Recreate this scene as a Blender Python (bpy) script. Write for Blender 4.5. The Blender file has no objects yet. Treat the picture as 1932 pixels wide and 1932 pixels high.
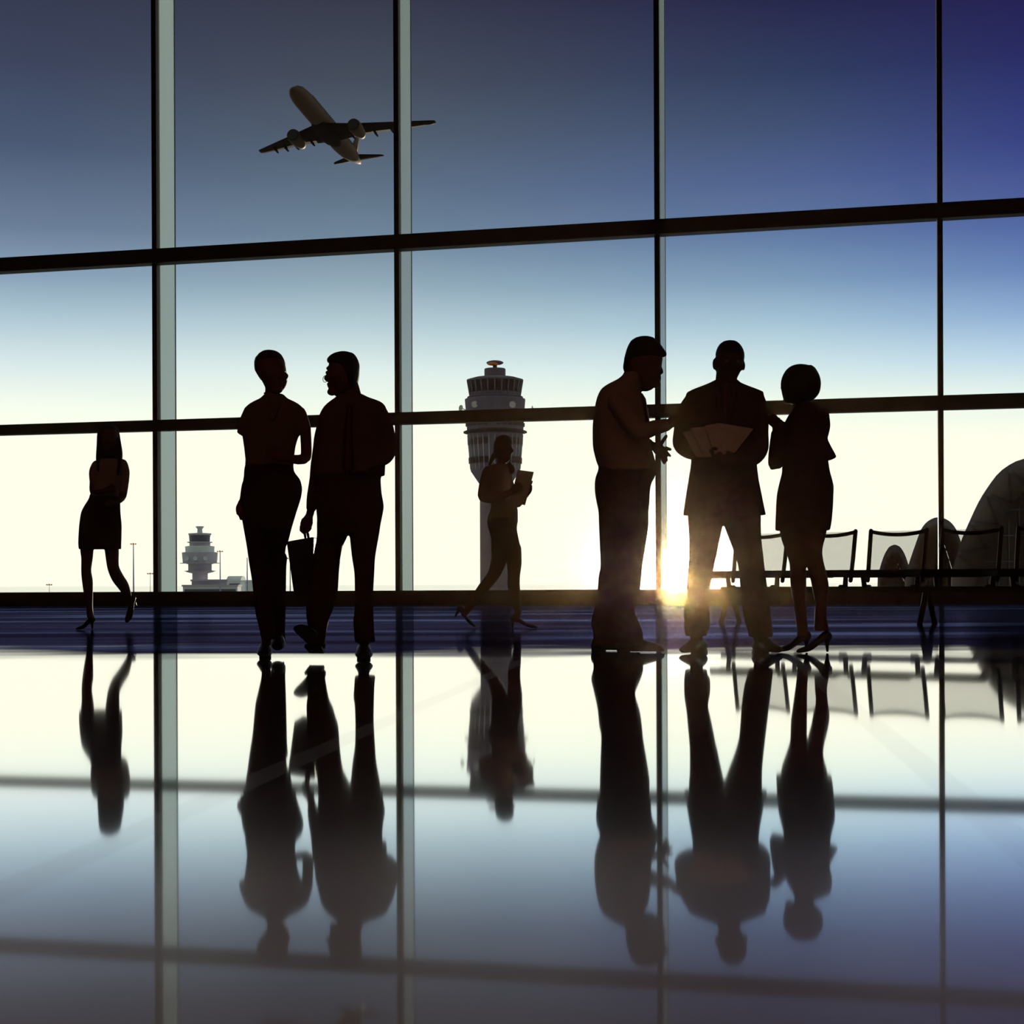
import bpy, bmesh, math, random
from mathutils import Vector, Matrix

random.seed(7)
SC = bpy.context.scene
GZ = -8.0          # level of the apron outside; the hall is on the upper storey
COL = SC.collection
F, CAMZ, TH = 3115.0, 0.39, math.radians(0.237)
CT, ST = math.cos(TH), math.sin(TH)


def P(x, y, d):
    """world point seen at photo pixel (x, y) at distance d along the view axis"""
    u = (x - 966.0) / F * d
    v = (1100.0 - y) / F * d
    return Vector((u * CT + v * ST, d, CAMZ - u * ST + v * CT))


def ground_depth(x, y, z=0.0):
    return (CAMZ - z) / ((y - 1100.0) / F * CT + (x - 966.0) / F * ST)


def lin(c):
    return tuple((v / 255 / 12.92) if v / 255 <= 0.04045 else ((v / 255 + 0.055) / 1.055) ** 2.4 for v in c)


# ------------------------------------------------------------------ materials
MATS = {}


def mat(name, rgb, rough=0.6, metal=0.0, scale=30.0, var=0.15, bump=0.0, spec=0.3, stretch=(1, 1, 1)):
    if name in MATS:
        return MATS[name]
    m = bpy.data.materials.new(name)
    m.use_nodes = True
    nt = m.node_tree
    b = nt.nodes['Principled BSDF']
    col = lin(rgb)
    tc = nt.nodes.new('ShaderNodeTexCoord')
    mp = nt.nodes.new('ShaderNodeMapping')
    mp.inputs['Scale'].default_value = stretch
    nz = nt.nodes.new('ShaderNodeTexNoise')
    nz.inputs['Scale'].default_value = scale
    nz.inputs['Detail'].default_value = 4
    rp = nt.nodes.new('ShaderNodeValToRGB')
    rp.color_ramp.elements[0].position = 0.3
    rp.color_ramp.elements[1].position = 0.7
    rp.color_ramp.elements[0].color = tuple(v * (1 - var) for v in col) + (1,)
    rp.color_ramp.elements[1].color = tuple(min(1, v * (1 + var)) for v in col) + (1,)
    nt.links.new(tc.outputs['Object'], mp.inputs['Vector'])
    nt.links.new(mp.outputs['Vector'], nz.inputs['Vector'])
    nt.links.new(nz.outputs['Fac'], rp.inputs['Fac'])
    nt.links.new(rp.outputs['Color'], b.inputs['Base Color'])
    b.inputs['Roughness'].default_value = rough
    b.inputs['Metallic'].default_value = metal
    b.inputs['Specular IOR Level'].default_value = spec
    if bump:
        bp = nt.nodes.new('ShaderNodeBump')
        bp.inputs['Strength'].default_value = bump
        bp.inputs['Distance'].default_value = 0.004
        nt.links.new(nz.outputs['Fac'], bp.inputs['Height'])
        nt.links.new(bp.outputs['Normal'], b.inputs['Normal'])
    MATS[name] = m
    return m


def node_mat(name):
    m = bpy.data.materials.new(name)
    m.use_nodes = True
    nt = m.node_tree
    nt.nodes.clear()
    out = nt.nodes.new('ShaderNodeOutputMaterial')
    MATS[name] = m
    return m, nt, out


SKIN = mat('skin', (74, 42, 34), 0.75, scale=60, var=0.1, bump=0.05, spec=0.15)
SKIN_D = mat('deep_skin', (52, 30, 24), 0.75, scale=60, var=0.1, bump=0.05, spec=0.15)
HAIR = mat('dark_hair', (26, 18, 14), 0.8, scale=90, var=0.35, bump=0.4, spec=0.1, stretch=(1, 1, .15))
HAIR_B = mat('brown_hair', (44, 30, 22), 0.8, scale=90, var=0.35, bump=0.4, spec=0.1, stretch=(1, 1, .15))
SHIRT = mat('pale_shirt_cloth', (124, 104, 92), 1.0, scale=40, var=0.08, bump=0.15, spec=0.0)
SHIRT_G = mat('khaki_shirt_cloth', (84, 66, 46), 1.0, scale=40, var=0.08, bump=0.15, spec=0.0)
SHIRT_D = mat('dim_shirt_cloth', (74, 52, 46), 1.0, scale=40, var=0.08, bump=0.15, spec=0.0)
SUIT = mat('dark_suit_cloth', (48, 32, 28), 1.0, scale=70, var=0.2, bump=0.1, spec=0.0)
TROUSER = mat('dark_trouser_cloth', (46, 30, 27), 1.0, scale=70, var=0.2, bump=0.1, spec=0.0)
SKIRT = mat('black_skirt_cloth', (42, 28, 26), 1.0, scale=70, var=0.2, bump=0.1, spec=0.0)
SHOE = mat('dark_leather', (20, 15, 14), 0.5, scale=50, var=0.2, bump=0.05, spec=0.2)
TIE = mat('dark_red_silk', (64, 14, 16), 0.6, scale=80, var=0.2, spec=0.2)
PAPER = mat('white_paper', (160, 142, 134), 0.9, scale=12, var=0.03, spec=0.05)
EYE = mat('eye_white', (92, 80, 74), 0.4, scale=10, var=0.03)
WIRE = mat('thin_metal', (90, 85, 80), 0.35, 0.8, scale=20, var=0.05)
FRAME = mat('dark_frame_metal', (38, 26, 30), 0.6, 0.0, scale=8, var=0.15, spec=0.2)
CHAIRM = mat('black_chair_metal', (30, 20, 20), 0.85, 0.0, scale=20, var=0.15, spec=0.05)
WALLM = mat('dark_wall_paint', (64, 40, 34), 0.9, scale=2, var=0.1, spec=0.1)
CEILM = mat('dark_ceiling_paint', (58, 42, 38), 0.9, scale=1, var=0.1, spec=0.1)
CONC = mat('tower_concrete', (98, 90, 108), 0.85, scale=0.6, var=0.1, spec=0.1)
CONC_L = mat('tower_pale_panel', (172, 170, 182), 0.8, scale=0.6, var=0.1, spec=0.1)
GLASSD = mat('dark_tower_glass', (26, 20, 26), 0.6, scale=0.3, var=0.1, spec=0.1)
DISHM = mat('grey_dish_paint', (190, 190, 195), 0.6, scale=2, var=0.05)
FAR_D = mat('far_grey_panel', (190, 186, 204), 0.85, scale=0.3, var=0.1, spec=0.1)  # far panel colours are lightened to put distance haze into them
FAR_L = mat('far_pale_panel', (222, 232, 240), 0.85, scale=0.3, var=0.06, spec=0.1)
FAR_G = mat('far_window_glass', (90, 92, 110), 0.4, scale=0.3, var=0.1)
ORANGE = mat('orange_paint', (225, 120, 30), 0.6, scale=1, var=0.05)
POLEM = mat('lamp_pole_metal', (150, 155, 190), 0.6, scale=1, var=0.05)
ROOFM = mat('terminal_roof_metal', (92, 84, 92), 0.7, scale=0.3, var=0.1)
SOFF = mat('terminal_soffit', (128, 114, 114), 0.85, scale=0.3, var=0.12, spec=0.1)
TGLASS = mat('terminal_glass', (58, 48, 54), 0.3, scale=0.2, var=0.15)
BARS = mat('terminal_glazing_bar', (150, 146, 156), 0.7, scale=0.3, var=0.05)
PLANE_M = mat('airliner_paint', (70, 52, 43), 0.7, scale=0.6, var=0.06, spec=0.1)
PLANE_D = mat('airliner_dark_paint', (30, 19, 16), 0.8, scale=0.6, var=0.08, spec=0.05)
CABIN = mat('airliner_window_dark', (20, 18, 20), 0.3, scale=1, var=0.05)


# ------------------------------------------------------------------ mesh collecting
def catmull(rows, step):
    """rows: list of equal length number tuples -> densely interpolated rows (first two values set the spacing)"""
    if len(rows) < 3:
        rows = [rows[0], tuple((a + b) / 2 for a, b in zip(rows[0], rows[-1])), rows[-1]]
    out = []
    n = len(rows)
    for i in range(n - 1):
        p0, p1, p2, p3 = rows[max(i - 1, 0)], rows[i], rows[i + 1], rows[min(i + 2, n - 1)]
        dist = math.hypot(p2[0] - p1[0], p2[1] - p1[1])
        k = max(1, int(round(dist / step)))
        for j in range(k):
            t = j / k
            r = []
            for a, b, c, d in zip(p0, p1, p2, p3):
                m1 = (c - a) * 0.42
                m2 = (d - b) * 0.42
                r.append((2 * t ** 3 - 3 * t * t + 1) * b + (t ** 3 - 2 * t * t + t) * m1 + (-2 * t ** 3 + 3 * t * t) * c + (t ** 3 - t * t) * m2)
            out.append(tuple(r))
    out.append(tuple(rows[-1]))
    return out


class MB:
    def __init__(self):
        self.v = []
        self.f = []

    def rings(self, rings, closed=True):
        b = len(self.v)
        n = len(rings[0])
        for r in rings:
            self.v.extend(r)
        for i in range(len(rings) - 1):
            for j in range(n if closed else n - 1):
                k = (j + 1) % n
                self.f.append((b + i * n + j, b + i * n + k, b + (i + 1) * n + k, b + (i + 1) * n + j))
        return b

    def cap(self, b, idx, flip):
        c = Vector((0, 0, 0))
        for i in idx:
            c += self.v[i]
        self.v.append(c / len(idx))
        m = len(self.v) - 1
        n = len(idx)
        for j in range(n):
            a, d = idx[j], idx[(j + 1) % n]
            self.f.append((m, d, a) if flip else (m, a, d))

    def loft(self, rings):
        n = len(rings[0])
        b = self.rings(rings)
        self.cap(b, list(range(b, b + n)), True)
        e = b + (len(rings) - 1) * n
        self.cap(b, list(range(e, e + n)), False)

    def tube3(self, pts, n=14, round_ends=True, flat=1.0, flat_dir=None):
        """pts: list of (Vector, radius)"""
        ps = [p for p, r in pts]
        rs = [r for p, r in pts]
        m = len(ps)
        rings = []
        prev = None
        for i in range(m):
            t = (ps[min(i + 1, m - 1)] - ps[max(i - 1, 0)])
            if t.length < 1e-9:
                t = Vector((0, 0, 1))
            t.normalize()
            if prev is None:
                a = Vector((0, 1, 0)) if abs(t.y) < 0.85 else Vector((1, 0, 0))
                if flat_dir is not None:
                    a = flat_dir.copy()
                s = (a - t * a.dot(t)).normalized()
            else:
                s = (prev - t * prev.dot(t)).normalized()
            prev = s
            q = t.cross(s)

            def ring(c, r):
                return [c + s * (math.cos(2 * math.pi * k / n) * r * flat) + q * (math.sin(2 * math.pi * k / n) * r) for k in range(n)]
            if i == 0 and round_ends:
                for a in (1.45, 1.1, 0.6):
                    rings.append(ring(ps[0] - t * math.sin(a) * rs[0], rs[0] * math.cos(a)))
            rings.append(ring(ps[i], rs[i]))
            if i == m - 1 and round_ends:
                for a in (0.6, 1.1, 1.45):
                    rings.append(ring(ps[i] + t * math.sin(a) * rs[i], rs[i] * math.cos(a)))
        self.loft(rings)

    def ell(self, c, rad, axes=None, n=16, m=10):
        ax = axes or (Vector((1, 0, 0)), Vector((0, 1, 0)), Vector((0, 0, 1)))
        rings = []
        for i in range(m + 1):
            a = -math.pi / 2 + math.pi * (i + 0.02) / (m + 0.04)
            rings.append([c + ax[0] * (rad[0] * math.cos(a) * math.cos(2 * math.pi * k / n)) + ax[1] * (rad[1] * math.cos(a) * math.sin(2 * math.pi * k / n)) + ax[2] * (rad[2] * math.sin(a)) for k in range(n)])
        self.loft(rings)

    def box(self, lo, hi, M=None):
        self.hexa([Vector((x, y, z)) for z in (lo[2], hi[2]) for (x, y) in ((lo[0], lo[1]), (hi[0], lo[1]), (hi[0], hi[1]), (lo[0], hi[1]))], M)

    def hexa(self, c, M=None):
        b = len(self.v)
        self.v.extend([(M @ q) if M else q for q in c])
        for f in ((3, 2, 1, 0), (4, 5, 6, 7), (0, 1, 5, 4), (1, 2, 6, 5), (2, 3, 7, 6), (3, 0, 4, 7)):
            self.f.append(tuple(b + i for i in f))

    def lathe(self, prof, c, n=32):
        """prof: list of (radius, z) around the vertical through c"""
        rings = [[c + Vector((math.cos(2 * math.pi * k / n) * r, math.sin(2 * math.pi * k / n) * r, z)) for k in range(n)] for r, z in prof]
        self.loft(rings)

    def mesh(self, name, origin=Vector((0, 0, 0)), smooth=True):
        me = bpy.data.meshes.new(name)
        me.from_pydata([tuple(v - origin) for v in self.v], [], self.f)
        me.update()
        bm = bmesh.new()
        bm.from_mesh(me)
        bmesh.ops.recalc_face_normals(bm, faces=bm.faces)
        bm.to_mesh(me)
        bm.free()
        for p in me.polygons:
            p.use_smooth = smooth
        return me


def link(name, me, m, parent=None, loc=None):
    o = bpy.data.objects.new(name, me)
    COL.objects.link(o)
    if m is not None and me is not None:
        me.materials.clear()
        me.materials.append(m)
    if parent:
        o.parent = parent
    if loc is not None:
        o.location = loc
    return o


def remesh(mb, name, origin, voxel=0.007, smooth=3):
    me = mb.mesh(name, origin)
    o = bpy.data.objects.new(name + '_tmp', me)
    COL.objects.link(o)
    r = o.modifiers.new('r', 'REMESH')
    r.mode = 'VOXEL'
    r.voxel_size = voxel
    s = o.modifiers.new('s', 'SMOOTH')
    s.factor = 0.5
    s.iterations = smooth
    dg = bpy.context.evaluated_depsgraph_get()
    dg.update()
    out = bpy.data.meshes.new_from_object(o.evaluated_get(dg))
    bpy.data.objects.remove(o)
    bpy.data.meshes.remove(me)
    for p in out.polygons:
        p.use_smooth = True
    out.name = name
    return out


def bevel(o, w=0.01, seg=2):
    b = o.modifiers.new('b', 'BEVEL')
    b.width = w
    b.segments = seg
    b.limit_method = 'ANGLE'
    return o


def tag(o, label=None, cat=None, group=None, kind=None):
    if label:
        o['label'] = label
    if cat:
        o['category'] = cat
    if group:
        o['group'] = group
    if kind:
        o['kind'] = kind
    return o


def empty(name, loc):
    o = bpy.data.objects.new(name, None)
    o.empty_display_size = 0.2
    o.location = loc
    COL.objects.link(o)
    return o


def struct(name, mb, m, label, smooth=False):
    o = link(name, mb.mesh(name, smooth=smooth), m)
    return tag(o, label, None, None, 'structure')


# ------------------------------------------------------------------ camera
cam = bpy.data.cameras.new('camera')
cam.sensor_width = 36
cam.lens = 36 * F / 1932
cam.shift_y = (1100 - 966) / 1932
cam.clip_start = 0.05
cam.clip_end = 20000
co = bpy.data.objects.new('camera', cam)
COL.objects.link(co)
co.matrix_world = Matrix(((CT, ST, 0, 0), (0, 0, -1, 0), (-ST, CT, 0, CAMZ), (0, 0, 0, 1)))
SC.camera = co

# ------------------------------------------------------------------ window wall geometry
WA = P(0, 1143, ground_depth(0, 1143))
WB = P(1932, 1139, ground_depth(1932, 1139))
WA.z = WB.z = 0
WE = (WB - WA).normalized()
WN = Vector((WE.y, -WE.x, 0))          # points into the hall
if WN.y > 0:
    WN = -WN


def wall_hit(x, y=1100):
    """point of the window plane seen at pixel (x, y)"""
    r = P(x, y, 1.0) - Vector((0, 0, CAMZ))
    o = Vector((0, 0, CAMZ))
    s = (WA - o).dot(WN) / r.dot(WN)
    return o + r * s


def wp(t, z, off=0.0):
    """point on the window wall: t along, z up, off outwards"""
    return WA + WE * t - WN * off + Vector((0, 0, z))


def t_of(x):
    return (wall_hit(x) - WA).dot(WE)


H = 15.0
MT = [t_of(298.0), t_of(753.5), t_of(1243.0), t_of(1775.0)]
sp = (MT[3] - MT[0]) / 3
MT = [MT[0] - 3 * sp, MT[0] - 2 * sp, MT[0] - sp] + MT + [MT[3] + sp, MT[3] + 2 * sp, MT[3] + 3 * sp]


def wbox(mb, t0, t1, z0, z1, o0, o1, z0b=None, z1b=None):
    z0b = z0 if z0b is None else z0b
    z1b = z1 if z1b is None else z1b
    mb.hexa([wp(t0, z0, o0), wp(t1, z0b, o0), wp(t1, z0b, o1), wp(t0, z0, o1),
             wp(t0, z1, o0), wp(t1, z1b, o0), wp(t1, z1b, o1), wp(t0, z1, o1)])


TL, TR = MT[0], MT[-1]
FD = Vector((724.0 / F, 1, 0)).normalized()      # the fins stand slightly askew of the glazing


def fbox(mb, t0, t1, z0, z1, o0, o1):
    c = [(t0, o0), (t1, o0), (t1, o1), (t0, o1)]
    mb.hexa([wp(t, z) + FD * q for z in (z0, z1) for t, q in c])


# frosted glass fins
FINM, nt, out = node_mat('frosted_fin_glass')
d1 = nt.nodes.new('ShaderNodeBsdfDiffuse')
d1.inputs['Color'].default_value = (0.68, 0.74, 0.66, 1)
d2 = nt.nodes.new('ShaderNodeBsdfTranslucent')
d2.inputs['Color'].default_value = (0.82, 0.88, 0.78, 1)
g1 = nt.nodes.new('ShaderNodeBsdfGlossy')
g1.inputs['Roughness'].default_value = 0.25
g1.inputs['Color'].default_value = (0.75, 0.88, 1.0, 1)
mx = nt.nodes.new('ShaderNodeMixShader')
mx.inputs[0].default_value = 0.6
mx2 = nt.nodes.new('ShaderNodeMixShader')
mx2.inputs[0].default_value = 0.35
nt.links.new(d1.outputs[0], mx.inputs[1])
nt.links.new(d2.outputs[0], mx.inputs[2])
nt.links.new(mx.outputs[0], mx2.inputs[1])
nt.links.new(g1.outputs[0], mx2.inputs[2])
nt.links.new(mx2.outputs[0], out.inputs['Surface'])

ti = 0
for i, t in enumerate(MT):
    mb = MB()
    wbox(mb, t - 0.046, t + 0.046, 0.0, H, -0.12, 0.0)
    ti += 1
    o = struct('trim_%d' % ti, mb, FRAME, 'dark vertical mullion number %d of the glazed wall' % (i + 1))
    mb = MB()
    fbox(mb, t - 0.02, t + 0.042, 0.15, H, 0.06, 0.70)
    link('glass_fin', mb.mesh('glass_fin', smooth=False), FINM, o)
    mb = MB()
    fbox(mb, t - 0.025, t + 0.047, 0.15, H, 0.701, 0.735)
    link('fin_cap', mb.mesh('fin_cap', smooth=False), FRAME, o)

BEAMS = []
for name, (a0, a1), (b0, b1), dep in (('upper', (491, 517), (378, 407), 0.34), ('lower', (803, 822), (742.5, 770), 0.26)):
    q = []
    for x, y in ((0, a0), (0, a1), (1932, b0), (1932, b1)):
        h = wall_hit(x, y)
        q.append(((h - WA).dot(WE), h.z))

    def zz(t, k0, k1, q=q):
        return q[k0][1] + (q[k1][1] - q[k0][1]) * (t - q[k0][0]) / (q[k1][0] - q[k0][0])
    top = (zz(TL, 0, 2), zz(TR, 0, 2))
    bot = (zz(TL, 1, 3), zz(TR, 1, 3))
    BEAMS.append((zz, top, bot))
    mb = MB()
    wbox(mb, TL, TR, bot[0], top[0], -dep + 0.12, 0.055, bot[1], top[1])
    ti += 1
    struct('trim_%d' % ti, mb, FRAME, 'dark %s horizontal transom running across the glazed wall' % name)
# sill band at the foot of the glazing
mb = MB()
s0 = wall_hit(0, 1119).z
s1 = wall_hit(1932, 1107).z
wbox(mb, TL, TR, 0.0, s0, -0.10, 0.055, 0.0, s1)
struct('baseboard_front', mb, FRAME, 'dark low sill band along the foot of the glazed wall')

# panes
PANE, nt, out = node_mat('clear_window_glass')
tr = nt.nodes.new('ShaderNodeBsdfTransparent')
tr.inputs['Color'].default_value = (0.985, 0.99, 0.99, 1)
gl = nt.nodes.new('ShaderNodeBsdfGlossy')
gl.inputs['Roughness'].default_value = 0.0
gl.inputs['Color'].default_value = (0.9, 0.95, 1, 1)
ms = nt.nodes.new('ShaderNodeMixShader')
ms.inputs[0].default_value = 0.006
nt.links.new(tr.outputs[0], ms.inputs[1])
nt.links.new(gl.outputs[0], ms.inputs[2])
nt.links.new(ms.outputs[0], out.inputs['Surface'])
wi = 0
ROWN = ('lowest', 'middle', 'tallest upper')
for i in range(len(MT) - 1):
    t0, t1 = MT[i] + 0.047, MT[i + 1] - 0.047
    lv = [(s0, s0)]
    for zzf, top, bot in BEAMS[::-1]:
        lv.append((zzf(t0, 1, 3), zzf(t1, 1, 3)))
        lv.append((zzf(t0, 0, 2), zzf(t1, 0, 2)))
    lv.append((H, H))
    for k in range(3):
        mb = MB()
        e = 0.003
        wbox(mb, t0, t1, lv[2 * k][0] + e, lv[2 * k + 1][0] - e, 0.0, 0.012, lv[2 * k][1] + e, lv[2 * k + 1][1] - e)
        wi += 1
        struct('window_%d' % wi, mb, PANE, 'clear %s glass pane in bay %d of the glazed wall' % (ROWN[k], i + 1))

# ------------------------------------------------------------------ hall shell
XL, XR, YB = -27.0, 27.0, -14.0


def yw(x):
    s = (x - WA.x) / WE.x
    return (WA + WE * s).y


# polished floor
FLOORM, nt, out = node_mat('polished_floor')
N = nt.nodes.new
L = nt.links.new


def math_node(op, a=None, b=None, clamp=False):
    n = N('ShaderNodeMath')
    n.operation = op
    n.use_clamp = clamp
    for i, v in enumerate((a, b)):
        if v is None:
            continue
        if isinstance(v, (int, float)):
            n.inputs[i].default_value = v
        else:
            L(v, n.inputs[i])
    return n.outputs[0]


tc = N('ShaderNodeTexCoord')
sx = N('ShaderNodeSeparateXYZ')
L(tc.outputs['Object'], sx.inputs[0])
geo = N('ShaderNodeNewGeometry')
dot = N('ShaderNodeVectorMath')
dot.operation = 'DOT_PRODUCT'
L(geo.outputs['Normal'], dot.inputs[0])
L(geo.outputs['Incoming'], dot.inputs[1])
refl = N('ShaderNodeFloatCurve')          # reflectance of the lacquer against the sine of the grazing angle
L(math_node('ABSOLUTE', dot.outputs['Value']), refl.inputs['Value'])
cv = refl.mapping.curves[0]
cv.points[0].location = (0.0, 1.0)
cv.points[1].location = (1.0, 0.04)
for x, y in ((0.10, 0.975), (0.128, 0.93), (0.16, 0.72), (0.19, 0.46), (0.22, 0.27), (0.26, 0.14), (0.4, 0.08)):
    cv.points.new(x, y)
refl.mapping.update()
# dark zone near the glazing: the lack of sky reflection is painted into its colour
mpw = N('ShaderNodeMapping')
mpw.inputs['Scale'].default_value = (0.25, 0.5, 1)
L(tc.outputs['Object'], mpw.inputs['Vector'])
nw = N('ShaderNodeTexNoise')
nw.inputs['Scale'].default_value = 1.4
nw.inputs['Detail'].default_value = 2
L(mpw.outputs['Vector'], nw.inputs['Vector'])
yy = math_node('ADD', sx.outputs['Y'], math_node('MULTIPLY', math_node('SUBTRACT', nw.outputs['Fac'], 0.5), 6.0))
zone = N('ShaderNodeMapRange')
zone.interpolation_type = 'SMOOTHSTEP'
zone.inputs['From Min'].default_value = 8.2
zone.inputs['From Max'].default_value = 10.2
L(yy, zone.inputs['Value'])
# inlaid matt strips
lat = math_node('SUBTRACT', sx.outputs['X'], math_node('MULTIPLY', sx.outputs['Y'], 0.114))
s_a = math_node('LESS_THAN', math_node('ABSOLUTE', math_node('ADD', lat, 0.89)), 0.035)
s_b = math_node('LESS_THAN', math_node('ABSOLUTE', math_node('SUBTRACT', lat, 0.47)), 0.035)
strip = math_node('MULTIPLY', math_node('ADD', s_a, s_b), 0.07)
# bluish streaks of reflected light painted into the far zone
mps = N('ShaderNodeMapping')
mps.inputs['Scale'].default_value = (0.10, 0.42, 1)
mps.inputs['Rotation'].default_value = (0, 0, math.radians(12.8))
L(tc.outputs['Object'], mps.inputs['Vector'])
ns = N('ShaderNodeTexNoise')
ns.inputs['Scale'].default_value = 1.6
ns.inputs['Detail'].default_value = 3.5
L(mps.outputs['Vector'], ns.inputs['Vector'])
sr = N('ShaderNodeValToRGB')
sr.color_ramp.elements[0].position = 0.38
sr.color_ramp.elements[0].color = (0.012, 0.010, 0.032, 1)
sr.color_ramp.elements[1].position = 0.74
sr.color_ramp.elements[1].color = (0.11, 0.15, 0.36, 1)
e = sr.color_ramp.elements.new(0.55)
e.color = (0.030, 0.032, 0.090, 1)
glass_sheen = N('ShaderNodeMapRange')            # paints a brighter sheen into the streak colour towards the glass
glass_sheen.inputs['From Min'].default_value = 14
glass_sheen.inputs['From Max'].default_value = 27
glass_sheen.inputs['To Min'].default_value = -0.03
glass_sheen.inputs['To Max'].default_value = 0.09
L(sx.outputs['Y'], glass_sheen.inputs['Value'])
L(math_node('ADD', ns.outputs['Fac'], glass_sheen.outputs['Result']), sr.inputs['Fac'])

g_sharp = N('ShaderNodeBsdfGlossy')
g_sharp.inputs['Roughness'].default_value = 0.036
g_sharp.inputs['Color'].default_value = (1, 0.995, 0.985, 1)
g_haze = N('ShaderNodeBsdfGlossy')
g_haze.inputs['Roughness'].default_value = 0.36
hz = N('ShaderNodeFloatCurve')            # fall-off of the blurred second lobe of the lacquer
L(math_node('ABSOLUTE', dot.outputs['Value']), hz.inputs['Value'])
ch = hz.mapping.curves[0]
ch.points[0].location = (0.0, 0.9)
ch.points[1].location = (1.0, 0.05)
for x, y in ((0.12, 0.9), (0.16, 0.85), (0.19, 0.62), (0.22, 0.42), (0.26, 0.22), (0.4, 0.1)):
    ch.points.new(x, y)
hz.mapping.update()
hzc = N('ShaderNodeVectorMath')
hzc.operation = 'SCALE'
hzc.inputs[0].default_value = (1.0, 0.9, 0.8)
L(hz.outputs['Value'], hzc.inputs['Scale'])
L(hzc.outputs[0], g_haze.inputs['Color'])
d_base = N('ShaderNodeBsdfDiffuse')
d_base.inputs['Color'].default_value = (0.34, 0.40, 0.46, 1)
add = N('ShaderNodeAddShader')
L(g_haze.outputs[0], add.inputs[0])
L(d_base.outputs[0], add.inputs[1])
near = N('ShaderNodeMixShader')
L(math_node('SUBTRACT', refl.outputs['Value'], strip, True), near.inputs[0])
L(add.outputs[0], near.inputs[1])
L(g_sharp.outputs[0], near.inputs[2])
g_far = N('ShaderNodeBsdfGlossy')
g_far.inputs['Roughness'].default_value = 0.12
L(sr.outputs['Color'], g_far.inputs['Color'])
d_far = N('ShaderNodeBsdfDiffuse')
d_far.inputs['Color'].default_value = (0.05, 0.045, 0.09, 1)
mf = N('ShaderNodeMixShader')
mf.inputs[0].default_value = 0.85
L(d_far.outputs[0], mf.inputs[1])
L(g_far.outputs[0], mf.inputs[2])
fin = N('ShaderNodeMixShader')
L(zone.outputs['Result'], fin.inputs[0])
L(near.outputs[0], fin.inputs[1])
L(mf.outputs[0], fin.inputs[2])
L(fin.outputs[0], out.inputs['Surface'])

mb = MB()
inn = 0.06


def quadslab(mb, pts, z0, z1):
    mb.hexa([Vector((x, y, z0)) for x, y in pts] + [Vector((x, y, z1)) for x, y in pts])


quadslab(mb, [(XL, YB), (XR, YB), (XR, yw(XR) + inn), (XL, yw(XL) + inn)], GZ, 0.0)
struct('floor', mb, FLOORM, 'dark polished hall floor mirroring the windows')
mb = MB()
quadslab(mb, [(XL, YB), (XR, YB), (XR, yw(XR) + inn), (XL, yw(XL) + inn)], H, H + 0.3)
struct('ceiling', mb, CEILM, 'dark high hall ceiling')
for nm, pts in (('wall_back', [(XL, YB - 0.3), (XR, YB - 0.3), (XR, YB), (XL, YB)]),
                ('wall_left', [(XL - 0.3, YB - .3), (XL, YB - .3), (XL, yw(XL)), (XL - 0.3, yw(XL))]),
                ('wall_right', [(XR, YB - .3), (XR + 0.3, YB - .3), (XR + 0.3, yw(XR)), (XR, yw(XR))])):
    mb = MB()
    quadslab(mb, pts, -0.3, H + 0.3)
    struct(nm, mb, WALLM, 'dark hall wall at the %s' % nm.split('_')[1])
tl0 = (XL - WA.x) / WE.x
tr0 = (XR - WA.x) / WE.x
if tl0 < TL - 0.1:
    mb = MB()
    wbox(mb, tl0, TL - 0.06, 0, H, -0.1, 0.1)
    struct('wall_front', mb, WALLM, 'solid wall beside the glazing')
if tr0 > TR + 0.1:
    mb = MB()
    wbox(mb, TR + 0.06, tr0, 0, H, -0.1, 0.1)
    struct('wall_front_right', mb, WALLM, 'solid wall beside the glazing, far right')

# haze volume added in the hall to make the glow round the low sun
HAZE, nt, out = node_mat('sun_glow_haze')
vs = nt.nodes.new('ShaderNodeVolumeScatter')
vs.inputs['Color'].default_value = (1.0, 0.72, 0.38, 1)
vs.inputs['Density'].default_value = 0.0002
vs.inputs['Anisotropy'].default_value = 0.99
nt.links.new(vs.outputs[0], out.inputs['Volume'])
mb = MB()
quadslab(mb, [(XL - .4, YB - .4), (XR + .4, YB - .4), (XR + .4, yw(XR + .4) + .95), (XL - .4, yw(XL - .4) + .95)], -0.35, H + .4)
o = link('haze', mb.mesh('haze', smooth=False), HAZE)
tag(o, 'faint haze volume added in the hall for the glow round the low sun', 'haze', None, 'stuff')

# apron outside
GROUND, nt, out = node_mat('airport_apron')
b = nt.nodes.new('ShaderNodeBsdfPrincipled')
b.inputs['Base Color'].default_value = (0.55, 0.53, 0.48, 1)
b.inputs['Roughness'].default_value = 0.05
b.inputs['IOR'].default_value = 2.6
nz = nt.nodes.new('ShaderNodeTexNoise')
nz.inputs['Scale'].default_value = 0.05
rp = nt.nodes.new('ShaderNodeValToRGB')
rp.color_ramp.elements[0].color = (0.42, 0.40, 0.36, 1)
rp.color_ramp.elements[1].color = (0.62, 0.60, 0.55, 1)
tcg = nt.nodes.new('ShaderNodeTexCoord')
nt.links.new(tcg.outputs['Object'], nz.inputs['Vector'])
nt.links.new(nz.outputs['Fac'], rp.inputs['Fac'])
nt.links.new(rp.outputs['Color'], b.inputs['Base Color'])
nt.links.new(b.outputs[0], out.inputs['Surface'])
mb = MB()
quadslab(mb, [(-700, yw(-700) + 1.0), (700, yw(700) + 1.0), (4500, 9000), (-4500, 9000)], GZ - 1.0, GZ)
struct('ground', mb, GROUND, 'pale airport apron outside the windows')

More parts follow.
